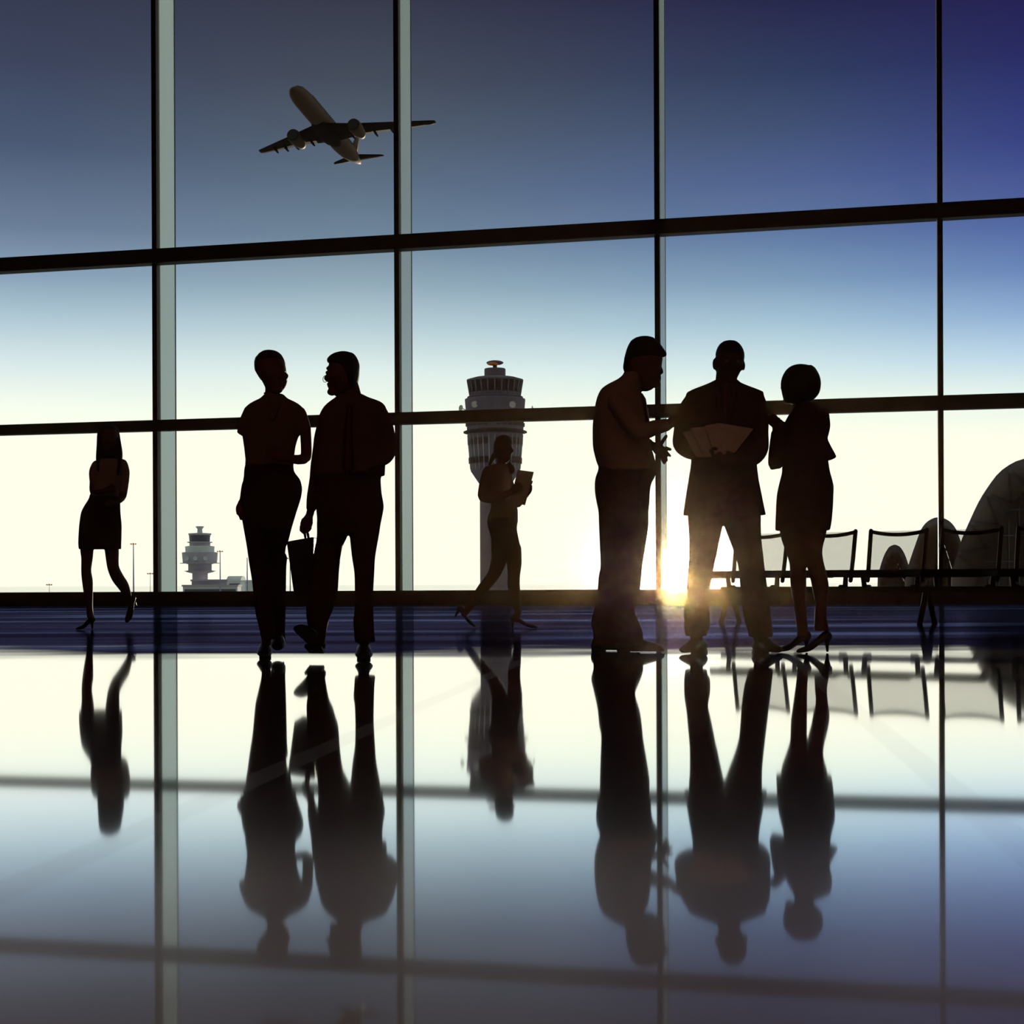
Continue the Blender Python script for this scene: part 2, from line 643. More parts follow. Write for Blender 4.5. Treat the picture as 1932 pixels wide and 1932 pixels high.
# ------------------------------------------------------------------ people
class Fig:
    def __init__(self, xf, yf):
        self.D = ground_depth(xf, yf)
        o = P(xf, yf, self.D)
        self.o = Vector((o.x, o.y, 0.0))

    def pt(self, x, y, dd=0.0):
        return P(x, y, self.D + dd)

    def m(self, px, dd=0.0):
        return px * (self.D + dd) / F

    def hl(self, mb, rows, b=0.1, k=1.0, n=28, p=2.0, dd=0.0, step=4.0, tap=0.0):
        """rows (y, xl, xr[, b[, dd]]) -> horizontal sections"""
        full = []
        for r in rows:
            r = list(r)
            if len(r) < 4:
                r.append(b)
            if len(r) < 5:
                r.append(dd)
            full.append((r[0], 0.0, r[1], r[2], r[3], r[4]))
        rings = []
        amax = max(r[3] - r[2] for r in full)
        for (y, _, xl, xr, bb, d) in catmull(full, step):
            bb *= (1 - tap) + tap * min(1.0, max(0.0, xr - xl) / amax) ** 0.85
            c = self.pt((xl + xr) / 2, y, d)
            a = max(0.001, self.m((xr - xl) / 2, d)) * k
            bb = max(0.001, bb * k)
            ring = []
            for j in range(n):
                th = 2 * math.pi * j / n
                cs, sn = math.cos(th), math.sin(th)
                ring.append(c + Vector((a * math.copysign(abs(cs) ** (2 / p), cs), bb * math.copysign(abs(sn) ** (2 / p), sn), 0)))
            rings.append(ring)
        mb.loft(rings)

    def tb(self, mb, pts, k=1.0, n=14, ends=True, step=5.0, grow=0.0):
        full = [(q[0], q[1], q[2], (q[3] if len(q) > 3 else 0.0)) for q in pts]
        mb.tube3([(self.pt(x, y, d), max(0.002, self.m(r, d) * k + grow)) for x, y, r, d in catmull(full, step)], n, ends)

    def el(self, mb, x, y, dd, rad, yaw=0.0):
        c, s = math.cos(yaw), math.sin(yaw)
        mb.ell(self.pt(x, y, dd), rad, (Vector((c, s, 0)), Vector((-s, c, 0)), Vector((0, 0, 1))))

    def body(self, mb, label, voxel=0.006, skin=SKIN, smooth=2):
        me = remesh(mb, 'person', self.o, voxel, smooth)
        o = link('person', me, skin, None, self.o)
        tag(o, label, 'person')
        self.root = o
        return o

    def part(self, name, mb, m, voxel=0.007, smooth=3, label=None, parent=None):
        me = remesh(mb, name, self.o, voxel, smooth) if voxel else mb.mesh(name, self.o)
        o = link(name, me, m, parent or self.root)
        if label:
            o['label'] = label
        return o

    # facial features around a head centre; yaw 0 looks at the camera, positive turns to +x
    def face(self, mb, x, y, yaw, R=0.098, W=0.078, dd=0.0, ears=True, k=1.0, nose=1.0):
        yaw = math.radians(yaw)
        f = Vector((math.sin(yaw), -math.cos(yaw), 0))
        s = Vector((math.cos(yaw), math.sin(yaw), 0))
        u = Vector((0, 0, 1))
        c = self.pt(x, y, dd)
        ax = (s, -f, u)
        mb.tube3([(c + f * R * 0.93 + u * 0.022 * k, 0.009 * k), (c + f * (R + 0.006 * nose) - u * 0.002 * k, 0.010 * k), (c + f * (R + 0.016 * nose) - u * 0.024 * k, 0.013 * k)], 10)
        mb.ell(c + f * R * 0.88 + u * 0.028 * k, (0.042 * k, 0.016, 0.011 * k), ax)
        mb.ell(c + f * R * 0.93 - u * 0.054 * k, (0.026 * k, 0.014, 0.007 * k), ax)
        mb.ell(c + f * R * 0.92 - u * 0.066 * k, (0.024 * k, 0.013, 0.008 * k), ax)
        mb.ell(c + f * R * 0.78 - u * 0.096 * k, (0.030 * k, 0.026, 0.020 * k), ax)
        for q in (-1, 1):
            mb.ell(c + f * R * 0.78 + s * 0.042 * q * k - u * 0.020 * k, (0.022, 0.022, 0.020), ax)
            if ears:
                mb.ell(c + s * (W + 0.004) * q - f * 0.005 - u * 0.012 * k, (0.010, 0.020, 0.032 * k), ax)
        self.eyes = [(c + f * R * 0.87 + s * 0.031 * q * k + u * 0.006 * k) for q in (-1, 1)]

    def add_eyes(self):
        for c in self.eyes:
            mb = MB()
            mb.ell(c, (0.0125, 0.0125, 0.0105), n=12, m=8)
            self.part('eye', mb, EYE, None)

    def hand(self, mb, wrist, palm, fingers, thumb=None, w=0.038, r=0.0085):
        """wrist, palm end: (x, y, dd); fingers: list of polylines of (x, y, dd)"""
        A = self.pt(*wrist)
        B = self.pt(*palm)
        mb.tube3([(A, 0.026), (A.lerp(B, 0.5), 0.034), (B, 0.033)], 14, True, 0.55)
        for pl in fingers:
            ps = [self.pt(*q) for q in pl]
            mb.tube3([(q, r * (1 - 0.12 * i)) for i, q in enumerate(ps)], 10)
        if thumb:
            ps = [self.pt(*q) for q in thumb]
            mb.tube3([(q, r * 1.2 * (1 - 0.12 * i)) for i, q in enumerate(ps)], 10)

    def shoe(self, name, heel, direction, length=0.28, width=0.1, kind='flat', side=None, m=SHOE, ankle=None, label=None):
        """heel: world point under the heel; direction: unit vector heel -> toe (along the sole)"""
        d = direction.normalized()
        up = Vector((0, 0, 1))
        s = d.cross(up).normalized()
        nrm = s.cross(d).normalized()
        rise = 0.0 if kind == 'flat' else 0.065
        mb = MB()
        secs = ((0.0, .33, .055, 1.0), (0.05, .40, .075, 1.0), (0.2, .40, .090, .92), (0.38, .36, .088, .62), (0.55, .44, .066, .25), (0.72, .50, .052, 0.04), (0.88, .42, .040, 0), (0.97, .26, .028, 0), (1.0, .10, .018, .0))
        if kind != 'flat':
            secs = ((0.0, .30, .040, 1.0), (0.05, .36, .058, 1.0), (0.2, .36, .055, .9), (0.38, .32, .040, .62), (0.55, .40, .034, .25), (0.72, .46, .032, 0.04), (0.88, .38, .026, 0), (0.97, .2, .018, 0), (1.0, .06, .012, .0))
        rings = []
        for t, hw, hh, rs in secs:
            c = heel + d * (t * length) + nrm * (rs * rise)
            ring = []
            for j in range(18):
                th = 2 * math.pi * j / 18
                cs, sn = math.cos(th), math.sin(th)
                z = sn * 0.5 + 0.5
                z = z if z > 0.12 else 0.0
                ring.append(c + s * (cs * hw * width * (1 if z < .5 else (1.25 - z * .5))) + nrm * (z * hh))
            rings.append(ring)
        mb.loft(rings)
        o = self.part(name, mb, m, None, label=label)
        sd = o.modifiers.new('sub', 'SUBSURF')
        sd.levels = sd.render_levels = 1
        mb = MB()
        if kind == 'flat':
            c = heel + d * (0.02 * length)
            mb.hexa([c + d * a * length + s * q * width - nrm * 0.004 + nrm * z for z in (-0.004, 0.014) for a, q in ((0.0, -.33), (0.26, -.36), (0.26, .36), (0.0, .33))])
        else:
            c = heel + d * 0.02
            mb.tube3([(c + nrm * 0.066, 0.020), (c + nrm * 0.035, 0.010), (c + nrm * 0.001 - d * 0.002, 0.006)], 10, False)
        self.part('heel', mb, m, None, parent=o)
        return o

    def ribbon(self, pts, name, m, thick=0.004, voxel=None):
        """flat strip: pts (x, y, halfwidth_px, dd)"""
        mb = MB()
        rings = []
        for x, y, w, dd in pts:
            c = self.pt(x, y, dd)
            a = self.m(w, dd)
            rings.append([c + Vector((-a, 0, 0)), c + Vector((0, -thick, 0)), c + Vector((a, 0, 0)), c + Vector((0, thick, 0))])
        mb.loft(rings)
        return self.part(name, mb, m, None)


def plate(name, fig, corners, m, label, cat, group=None, thick=0.002, parent=None):
    """thin flat sheet from pixel corners (x, y, dd) in order round the edge"""
    ps = [fig.pt(*q) for q in corners]
    nn = (ps[1] - ps[0]).cross(ps[-1] - ps[0]).normalized() * thick / 2
    c = sum(ps, Vector((0, 0, 0))) / len(ps)
    mb = MB()
    b = len(ps)
    mb.v = [q - nn for q in ps] + [q + nn for q in ps]
    mb.f = [tuple(range(b))[::-1], tuple(range(b, 2 * b))] + [(i, (i + 1) % b, b + (i + 1) % b, b + i) for i in range(b)]
    o = link(name, mb.mesh(name, c, False), m, None, c)
    return tag(o, label, cat, group)


# ---- woman far left, long hair, walking (W0)
f = Fig(155, 1188)
blouse = [(866, 188, 228), (872, 181, 234), (882, 178, 235), (892, 177.5, 233), (910, 177, 230), (926, 174, 228), (934, 170, 227), (944, 168, 226)]
skirt = [(936, 170.5, 226), (944, 167, 226), (953, 161, 226), (967, 154, 226.5), (989, 150.5, 228.6), (1008, 149, 228.6), (1027, 148.5, 228), (1036, 149.5, 228)]
mb = MB()
f.hl(mb, [(802, 199, 212), (808, 193, 219), (818, 189, 222), (828, 189, 222), (838, 191, 221), (846, 195, 217), (851, 200, 212)], tap=1.0, b=0.085, dd=-0.02)
f.face(mb, 206, 829, 0, R=0.088, W=0.07, dd=-0.015, ears=False, k=0.95)
f.tb(mb, [(206, 848, 8), (206, 862, 8.5), (206, 872, 12)])
f.hl(mb, blouse, b=0.085, tap=0.6, k=0.85, p=2.3)
f.hl(mb, skirt, b=0.11, k=0.82)
# arms
f.tb(mb, [(180, 877, 6.5), (176, 900, 6.2, -.02), (175, 928, 5.6, -.03), (188, 928, 5, -.11), (203, 924, 4.2, -.13)])
f.hand(mb, (203, 924, -.13), (210, 922, -.13), [[(211, 919 + 2 * i, -.14), (216, 918 + 2.2 * i, -.135), (219, 919 + 2.2 * i, -.12)] for i in range(4)], [(206, 920, -.14), (210, 915, -.15), (213, 914, -.15)], r=0.008)
f.tb(mb, [(234, 880, 7), (237, 905, 6.4, .02), (233, 936, 5.6, .02), (224, 946, 4.6, -.07), (212, 950, 4, -.13)])
f.hand(mb, (214, 949, -.12), (206, 951, -.14), [[(204, 949 + 2 * i, -.145), (199, 949 + 2.2 * i, -.14), (196, 951 + 2.2 * i, -.13)] for i in range(4)], [(209, 947, -.15), (204, 944, -.155), (201, 944, -.15)], r=0.008)
# legs
f.hl(mb, [(1000, 150.5, 180), (1025, 151, 178), (1042, 152, 176), (1053, 153.5, 175), (1074, 153.5, 172), (1084, 153.8, 173), (1096, 155, 175), (1117, 158, 175), (1144, 163, 174.5), (1156, 164, 175.5), (1166, 165, 177)], b=0.052)
f.tb(mb, [(209, 1010, 15), (211, 1040, 13), (213.5, 1070, 11), (222, 1090, 11.5, .05), (233, 1106, 10.5, .12), (243, 1128, 6.5, .22), (248, 1141, 6.5, .26)])
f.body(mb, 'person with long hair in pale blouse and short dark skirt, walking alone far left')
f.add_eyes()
mb = MB()
f.hl(mb, [(799, 200, 208, .14, -.01), (801, 194, 214, .135, -.01), (805, 188.5, 219.5, .135, -.008), (811, 185, 223.5, .115, -.004), (816, 184, 225, .09, .025), (825, 183, 226.5), (840, 182.5, 229), (853, 182, 231), (866, 184, 231), (878, 188, 228)], tap=1.0, b=0.085, dd=0.035)
f.tb(mb, [(188, 828, 4, -.02), (186, 850, 4.5, -.05), (185, 870, 4, -.075), (186, 888, 2.5, -.085)])
f.tb(mb, [(223, 828, 4, -.02), (226, 850, 4.5, -.05), (226, 872, 4, -.075), (223, 894, 2.5, -.085)])
f.part('hair', mb, HAIR, 0.006)
mb = MB()
f.hl(mb, blouse, b=0.1, tap=0.6, p=2.3)
f.tb(mb, [(183, 878, 10), (178, 890, 10, -.01), (177, 906, 8.4, -.02)])
f.tb(mb, [(231, 876, 10), (234.5, 890, 10, .01), (235, 908, 8.4, .02), (233, 925, 7.6, .02)])
f.part('blouse', mb, SHIRT)
mb = MB()
f.hl(mb, skirt, b=0.125, p=2.3)
f.part('skirt', mb, SKIRT)
a = f.pt(177, 1186, 0.05)
a.z = 0.002
bq = f.pt(150, 1188, -0.1)
bq.z = 0.002
f.shoe('shoe', a, (bq - a), 0.21, 0.085, 'pump')
a = f.pt(259, 1140, 0.30)
bq = f.pt(234.5, 1184, 0.10)
f.shoe('shoe', a, (bq - a), 0.235, 0.085, 'pump')

# ---- woman of the couple (W1)
f = Fig(501, 1240)
shirt = [(744, 499, 535), (752, 491, 543), (758, 478, 556), (768, 464, 570), (787, 460, 573), (810, 461, 569), (827, 462.5, 562), (845, 464.5, 557), (873, 463, 554), (888, 462, 553)]
mb = MB()
f.hl(mb, [(664, 500, 518), (668, 492, 527), (676, 486, 533), (690, 485, 538.5), (704, 488, 540.5), (714, 492, 542), (722, 496, 541.5), (730, 500, 538.5), (736, 503, 534), (740, 507, 529)], tap=1.0, b=0.095)
f.face(mb, 512, 704, 35, R=0.088, W=0.075, ears=False, nose=0.3)
f.tb(mb, [(515, 728, 14.5), (514, 745, 14.5), (515, 760, 19)])
f.hl(mb, shirt[2:], b=0.085, tap=0.6, k=0.86, p=2.3)
f.hl(mb, [(880, 466, 551), (905, 463, 562), (923, 460, 564), (950, 458, 558), (975, 461, 552)], b=0.1, k=0.9)
f.tb(mb, [(470, 782, 13), (466, 808, 10.5, .01), (470, 845, 9.5, .02), (472, 875, 9, .03), (466, 910, 8, .01), (459, 940, 6.8, -.02), (457, 952, 6.5, -.03)])
f.hand(mb, (457, 950, -.03), (456, 964, -.04), [[(452 + 3 * i, 966, -.045), (452.5 + 2.6 * i, 974, -.05), (454 + 2.2 * i, 980, -.04)] for i in range(4)], [(462, 956, -.05), (465, 964, -.065), (465, 969, -.065)])
f.tb(mb, [(566, 782, 13), (575, 806, 11), (577.5, 835, 10.5), (577, 862, 10.5, -.02), (566, 867, 9.5, -.08), (550, 866, 8.5, -.13), (534, 862, 7.2, -.155)])
f.hand(mb, (536, 863, -.155), (521, 858, -.16), [[(519, 850 + 4 * i, -.165), (510, 848 + 4.2 * i, -.165), (503, 850 + 4 * i, -.155)] for i in range(4)], [(527, 852, -.17), (521, 844, -.175), (516, 841, -.175)])
f.tb(mb, [(487, 955, 22), (490, 1030, 18), (492, 1098, 14), (500, 1180, 10, -.02), (503, 1212, 9.5, -.03)])
f.tb(mb, [(532, 955, 22), (525, 1030, 15, .1), (523, 1098, 12, .2), (526, 1170, 9, .32), (527, 1190, 9, .33)])
f.body(mb, 'person in short-sleeved open-collar shirt and trousers, head tilted, walking beside the person with a briefcase')
f.add_eyes()
mb = MB()
f.hl(mb, [(661, 502, 515, .106, 0), (663, 495, 523, .106, 0), (668, 488, 530, .106, 0), (676, 483, 535, .106, .004), (684, 482, 538, .104, .02), (694, 480.5, 538, .1, .03), (706, 485, 533, .112, .035), (718, 493, 520, .17, .04)], tap=1.0, b=0.1)
f.tb(mb, [(486, 675, 4.5, .0), (484, 683, 5, .02), (486, 697, 6, .02)])
f.part('hair', mb, HAIR_B, 0.006)
mb = MB()
f.hl(mb, shirt, b=0.1, tap=0.6, p=2.3)
f.tb(mb, [(478, 779, 19), (467, 798, 16.5), (462, 812, 15), (456, 822, 11)], ends=False)
f.tb(mb, [(558, 779, 19), (568, 798, 16), (575, 817, 13.5)], ends=False)
f.part('shirt', mb, SHIRT_G)
mb = MB()
f.tb(mb, [(500, 742, 3, -.06), (508, 765, 4, -.095), (513, 790, 3, -.105)], n=8)
f.tb(mb, [(530, 746, 2.5, -.055), (524, 765, 5, -.095), (515, 790, 3, -.105)], n=8)
f.part('collar', mb, SHIRT_G, 0.005, parent=f.root)
mb = MB()
f.hl(mb, [(878, 462.5, 553.5), (890, 461, 555), (904, 460, 565.5), (913, 457, 568.5), (923, 455, 570), (938, 453.5, 568), (955, 453.5, 563, .114), (970, 455, 558, .106), (984, 457.5, 553.5, .098), (1000, 461, 549, .088)], b=0.118, p=2.2)
f.hl(mb, [(955, 453.5, 512, .1), (983, 457.5, 508, .09), (1029, 465.6, 507, .08), (1060, 470, 507, .075), (1098, 476, 509, .068), (1152, 481.5, 513, .062, -.02), (1176, 487, 516, .06, -.02), (1206, 494, 519, .06, -.03)], b=0.09)
f.hl(mb, [(955, 504, 562.5, .1), (983, 509.5, 554, .09, .02), (1000, 509, 549, .085, .05), (1025, 507, 542.5, .08, .08), (1038, 506, 535.5, .075, .1), (1051, 506, 541.5, .075, .13), (1072, 506, 540, .07, .17), (1139, 507, 539, .065, .28), (1178, 509, 538, .062, .33), (1196, 511, 537.5, .062, .34), (1211, 512, 539, .062, .34)], b=0.08)
f.part('trousers', mb, TROUSER)
a = f.pt(501, 1222, 0.08)
a.z = 0.006
bq = f.pt(498, 1240, -0.2)
bq.z = 0.006
f.shoe('shoe', a, bq - a, 0.25, 0.088)
a = f.pt(526, 1214, 0.42)
bq = f.pt(524, 1226, 0.2)
f.shoe('shoe', a, bq - a, 0.25, 0.088)

# ---- man of the couple with the briefcase (M1)
f = Fig(686, 1243)
shirt = [(744, 640, 684), (751, 632, 698), (758, 622, 718), (768, 611, 728), (785, 602, 727), (808, 598, 727), (845, 596, 727), (875, 593, 727), (898, 592, 726)]
mb = MB()
f.hl(mb, [(667, 640, 656), (671, 629, 665), (680, 622, 672), (690, 620, 675.5), (701, 618, 676), (710, 616.5, 675.5), (718, 618.5, 674.5), (726, 621, 673), (734, 625, 670), (741, 628, 662), (746, 631, 652), (748, 634, 646)], tap=1.0, b=0.1)
f.face(mb, 648, 706, -55, R=0.086, W=0.074, nose=0.1)
f.tb(mb, [(659, 728, 18, .01), (661, 746, 21), (663, 765, 24)])
f.hl(mb, shirt[2:], b=0.1, tap=0.6, k=0.86, p=2.4)
f.hl(mb, [(890, 596, 718), (930, 596, 717), (960, 599, 718), (985, 602, 714)], b=0.11, k=0.9)
f.tb(mb, [(614, 805, 12), (606, 845, 11, .02), (600, 880, 10.5, .05), (596, 905, 9.8, .07), (590, 938, 8.5, .12), (586, 965, 7.6, .165), (581, 980, 7.4, .18)])
f.hand(mb, (582, 978, .18), (577, 991, .19), [[(569, 993, .15 + .024 * i), (568, 1001, .15 + .024 * i), (573, 1006, .15 + .024 * i), (579, 1004, .15 + .024 * i)] for i in range(4)], [(583, 987, .15), (585, 997, .145), (580, 1003, .15)], r=0.0105)
f.tb(mb, [(718, 782, 13), (729, 815, 12, .01), (735, 848, 11, .0), (725, 866, 10, -.06), (708, 874, 9, -.12), (694, 878, 8, -.15)])
f.hand(mb, (696, 877, -.15), (684, 881, -.16), [[(682, 874 + 4.5 * i, -.165), (674, 875 + 4.6 * i, -.165), (670, 879 + 4.2 * i, -.15)] for i in range(4)], [(691, 873, -.17), (684, 867, -.175), (679, 867, -.175)], r=0.0095)
f.tb(mb, [(628, 985, 26), (620, 1072, 19, -.03), (611, 1150, 13, -.05), (604, 1195, 11, -.06), (602, 1212, 10.5, -.06)])
f.tb(mb, [(688, 985, 26), (688, 1081, 17), (686, 1155, 13), (686, 1200, 11), (686, 1222, 10.5)])
f.body(mb, 'person with glasses and necktie carrying a briefcase, head turned to the companion')
f.add_eyes()
mb = MB()
f.hl(mb, [(664, 640, 657), (667, 630, 667), (671, 623, 671), (677, 617.5, 674.5), (683, 617.5, 677), (690, 628, 678.5, .122, .004), (700, 642, 678, .17, .008), (716, 652, 676.5, .24, .012), (732, 658, 673, .34, .03)], tap=1.0, b=0.107)
f.part('hair', mb, HAIR, 0.005, 2)
mb = MB()
f.hl(mb, shirt, b=0.122, tap=0.6, p=2.4)
f.tb(mb, [(617, 795, 17), (609, 825, 16.5), (604, 850, 14.5), (599, 880, 13.5, .05), (596, 905, 12.5, .07), (590, 938, 11.5, .12), (587, 962, 9.6, .16)], ends=False)
f.tb(mb, [(712, 775, 17), (724, 795, 15.5), (731, 825, 15.5, .01), (735.5, 848, 13.5, .0), (727, 864, 12.5, -.06), (710, 872, 11.5, -.12)])
f.part('shirt', mb, SHIRT_D)
mb = MB()
f.tb(mb, [(641, 748, 4, -.06), (652, 764, 5, -.1), (660, 770, 3, -.115)], n=8)
f.tb(mb, [(684, 748, 4, -.05), (672, 764, 5, -.1), (661, 770, 3, -.115)], n=8)
f.part('collar', mb, SHIRT_D, 0.005, parent=f.root)
f.ribbon([(660, 764, 4, -.125), (660, 772, 6, -.13), (659, 776, 4, -.13), (657, 800, 7, -.137), (656, 840, 9, -.138), (656, 880, 11, -.136), (656, 895, 1, -.134)], 'necktie', TIE)
mb = MB()
f.hl(mb, [(893, 593, 724.5), (902, 593, 718.5), (930, 593, 720), (955, 596, 724), (975, 598, 721, .122), (990, 598.5, 718, .114), (1006, 599, 715.5, .104)], b=0.125, p=2.3)
f.hl(mb, [(985, 598, 662, .12), (1012, 598, 655, .115), (1034, 594, 645.5, .1), (1072, 587, 640, .09, -.03), (1118, 580, 637, .08, -.04), (1139, 578, 631, .075, -.05), (1154, 577.5, 627, .072, -.05), (1170, 579, 620, .07, -.06), (1195, 584, 615, .068, -.06), (1214, 586, 612, .066, -.06)], b=0.1)
f.hl(mb, [(985, 656, 718, .12), (1003, 659, 716, .115), (1049, 664, 708, .1), (1081, 668.7, 706, .09), (1122, 669.6, 704, .078), (1155, 668.7, 704.5, .074), (1170, 666.5, 705, .072), (1193, 668, 706, .072), (1206, 669, 707.5, .072), (1212, 670, 708, .072)], b=0.1)
f.part('trousers', mb, TROUSER)
a = f.pt(599, 1231, -0.02)
bq = f.pt(566, 1189, -0.22)
f.shoe('shoe', a, bq - a, 0.262, 0.122)
a = f.pt(686, 1228, 0.06)
a.z = 0.006
bq = f.pt(687, 1243, -0.24)
bq.z = 0.006
f.shoe('shoe', a, bq - a, 0.285, 0.098)
# glasses
mb = MB()
for cx, dd in ((613.5, -.035), (634, -.1)):
    c = f.pt(cx, 715, dd)
    ring = []
    for k in range(17):
        th = 2 * math.pi * k / 16
        ring.append((c + Vector((math.cos(th) * 0.013, -math.cos(th) * 0.013, math.sin(th) * 0.017)), 0.0016))
    mb.tube3(ring, 6, False)
mb.tube3([(f.pt(617.5, 714, -.052), 0.0016), (f.pt(629, 714, -.095), 0.0016)], 6)
mb.tube3([(f.pt(640, 712, -.105), 0.0016), (f.pt(662, 708, -.02), 0.0016)], 6)
f.part('glasses', mb, WIRE, None, label='thin round wire glasses')
fm1 = f
# briefcase
bc = f.pt(572, 1122, -0.05)
root = empty('briefcase', Vector((bc.x, bc.y, bc.z)))
tag(root, 'slim dark briefcase held in the hand of the walking person with glasses', 'briefcase')
TL_, TR_, BL_, BR_ = f.pt(547, 1023, .24), f.pt(598, 1014, .24), f.pt(561, 1124, .24), f.pt(606, 1122, .24)
mb = MB()
cs = []
for q in (BL_, BR_, TL_, TR_):
    pass
yo0, yo1 = Vector((0.0, -0.14, 0)), Vector((-0.0, 0.16, 0))


def shr(q):
    return q


mb.hexa([BL_ + yo0, BR_ - Vector((.03, 0, 0)) + yo0, BR_ - Vector((.03, 0, 0)) + yo1, BL_ + yo1, TL_ + yo0, TR_ + yo0, TR_ + yo1, TL_ + yo1])
o = link('case_body', mb.mesh('case_body', bc, False), SHOE, root)
bevel(o, 0.012, 3)
hy = Vector((0, -0.03, 0))
mb = MB()
h0 = f.pt(580, 1018, .22)
mb.tube3([(h0 + Vector((0, -0.07, -.002)), 0.006), (h0 + Vector((-.006, -0.065, 0.033)), 0.008), (h0 + Vector((-.01, -0.03, 0.046)), 0.009), (h0 + Vector((-.01, 0.03, 0.046)), 0.009), (h0 + Vector((-.006, 0.065, 0.033)), 0.008), (h0 + Vector((0, 0.07, -.002)), 0.006)], 10)
link('handle', mb.mesh('handle', bc), SHOE, root)
for s in (-1, 1):
    mb = MB()
    c = f.pt(560, 1024, .24) + Vector((0, s * 0.1, 0))
    mb.box(c - Vector((0.012, 0.014, 0.02)), c + Vector((0.012, 0.014, 0.008)))
    o = link('latch', mb.mesh('latch', bc, False), WIRE, root)

# ---- woman walking with a folder (W2)
f = Fig(965, 1185.5)
blouse = [(876, 930, 960), (882, 918, 964), (892, 913, 966), (902, 911, 966), (918, 913, 965), (936, 920, 966), (948, 925, 969), (958, 926.5, 976), (970, 922, 977), (980, 919, 977), (987, 918.6, 977)]
mb = MB()
f.hl(mb, [(823, 946, 955), (827, 940, 961), (833, 936, 964.5), (841, 934, 966), (849, 935, 966), (856, 937, 965.5), (863, 940, 964), (869, 945, 961), (873, 949, 957)], tap=1.0, b=0.085)
f.face(mb, 950.5, 847, 38, R=0.074, W=0.068, ears=False, k=0.88, nose=0.2)
f.tb(mb, [(947, 866, 8), (945, 876, 8), (942, 888, 12)])
f.hl(mb, blouse[1:], b=0.12, tap=0.6, k=0.85, p=2.2)
f.tb(mb, [(920, 890, 8, -.14), (912, 915, 7.4, -.17), (911, 937, 6.8, -.18), (928, 942, 5.8, -.2), (950, 934, 5.2, -.22), (967, 926, 4.4, -.23)])
f.hand(mb, (966, 926, -.23), (974, 921, -.235), [[(977, 915 + 2.8 * i, -.24), (982, 915 + 2.9 * i, -.24), (985, 917 + 2.8 * i, -.235)] for i in range(4)], [(972, 916, -.24), (977, 911, -.245), (981, 911, -.245)], r=0.008)
f.tb(mb, [(952, 892, 8, .14), (966, 925, 6.5, .17), (975, 952, 6, .15), (988, 940, 5, .04), (998, 928, 4.2, -.08)])
f.hand(mb, (996, 930, -.06), (1000, 923, -.12), [[(1000, 917 + 2.6 * i, -.13), (1003, 916 + 2.6 * i, -.16), (1001, 916 + 2.6 * i, -.185)] for i in range(4)], [(999, 917, -.12), (1003, 911, -.13), (1004, 908, -.14)], r=0.008)
f.hl(mb, [(975, 922, 974), (998, 924, 973), (1020, 929, 977), (1040, 930, 980)], b=0.12, k=0.92)
f.tb(mb, [(946, 1035, 17, .05), (940, 1062, 15, .06), (931, 1085, 12, .06), (913, 1108, 10.8, .06), (895, 1131, 8, .06), (882, 1150, 6.8, .06), (876, 1158, 6.5, .06)])
f.tb(mb, [(967, 1035, 17, -.05), (970, 1062, 14.5, -.05), (969.5, 1085, 12, -.05), (969, 1103, 12, -.05), (972, 1122, 10.5, -.05), (975, 1141, 8, -.05), (976.5, 1155, 7, -.05), (973, 1168, 7, -.05)])
f.body(mb, 'person in pale blouse and short skirt striding past the tall control tower with a folder', 0.0055)
f.add_eyes()
mb = MB()
f.hl(mb, [(820.5, 947, 953, .092, 0), (822, 942, 959, .092, 0), (826, 936.5, 963.5, .092, 0), (832, 933, 966, .092, .004), (840, 931.2, 966.6), (848, 930.8, 960), (856, 931.5, 952), (864, 934, 946)], tap=1.0, b=0.082, dd=0.02)
f.tb(mb, [(933, 858, 5, .05), (928, 867, 4.5, .05), (924, 877, 2.5, .05)])
f.part('hair', mb, HAIR_B, 0.005)
mb = MB()
f.hl(mb, blouse, b=0.135, tap=0.6, p=2.2)
f.tb(mb, [(921, 890, 11, -.135), (915, 908, 10, -.158), (911, 925, 9, -.17), (910.5, 938, 8.4, -.18), (926, 942, 7.4, -.195), (948, 935, 6.6, -.22), (962, 929, 6, -.225)])
f.tb(mb, [(950, 890, 10, .11), (963, 918, 8.5, .16), (974, 948, 7.6, .15), (985, 943, 6.2, .06)])
f.part('blouse', mb, SHIRT, 0.0065)
mb = MB()
f.el(mb, 966, 886, -.08, (0.022, 0.03, 0.04), 0.5)
f.el(mb, 961, 878, -.07, (0.02, 0.03, 0.03), 0.5)
f.part('neck_scarf', mb, SUIT, 0.005)
mb = MB()
f.hl(mb, [(977, 920, 976.5), (989, 919.8, 976), (998, 921.5, 975), (1014, 926.3, 978), (1034, 926.5, 982), (1050, 927.5, 984)], b=0.14, p=2.2)
f.part('skirt', mb, SKIRT)
a = f.pt(855, 1162, 0.06)
bq = f.pt(896, 1183, 0.03)
f.shoe('shoe', a, bq - a, 0.215, 0.08, 'pump')
a = f.pt(963, 1186, -0.05)
bq = f.pt(1016, 1185.5, -0.09)
a.z = bq.z = 0.004
f.shoe('shoe', a, bq - a, 0.235, 0.08, 'pump')
fw2 = f
o = plate('folder', f, [(977, 886.5, -.20), (1007, 890.5, -.17), (990.5, 953, -.17), (962, 947.5, -.205)], PAPER, 'pale folder held up in both hands by the person striding past the tower', 'folder', thick=0.010)

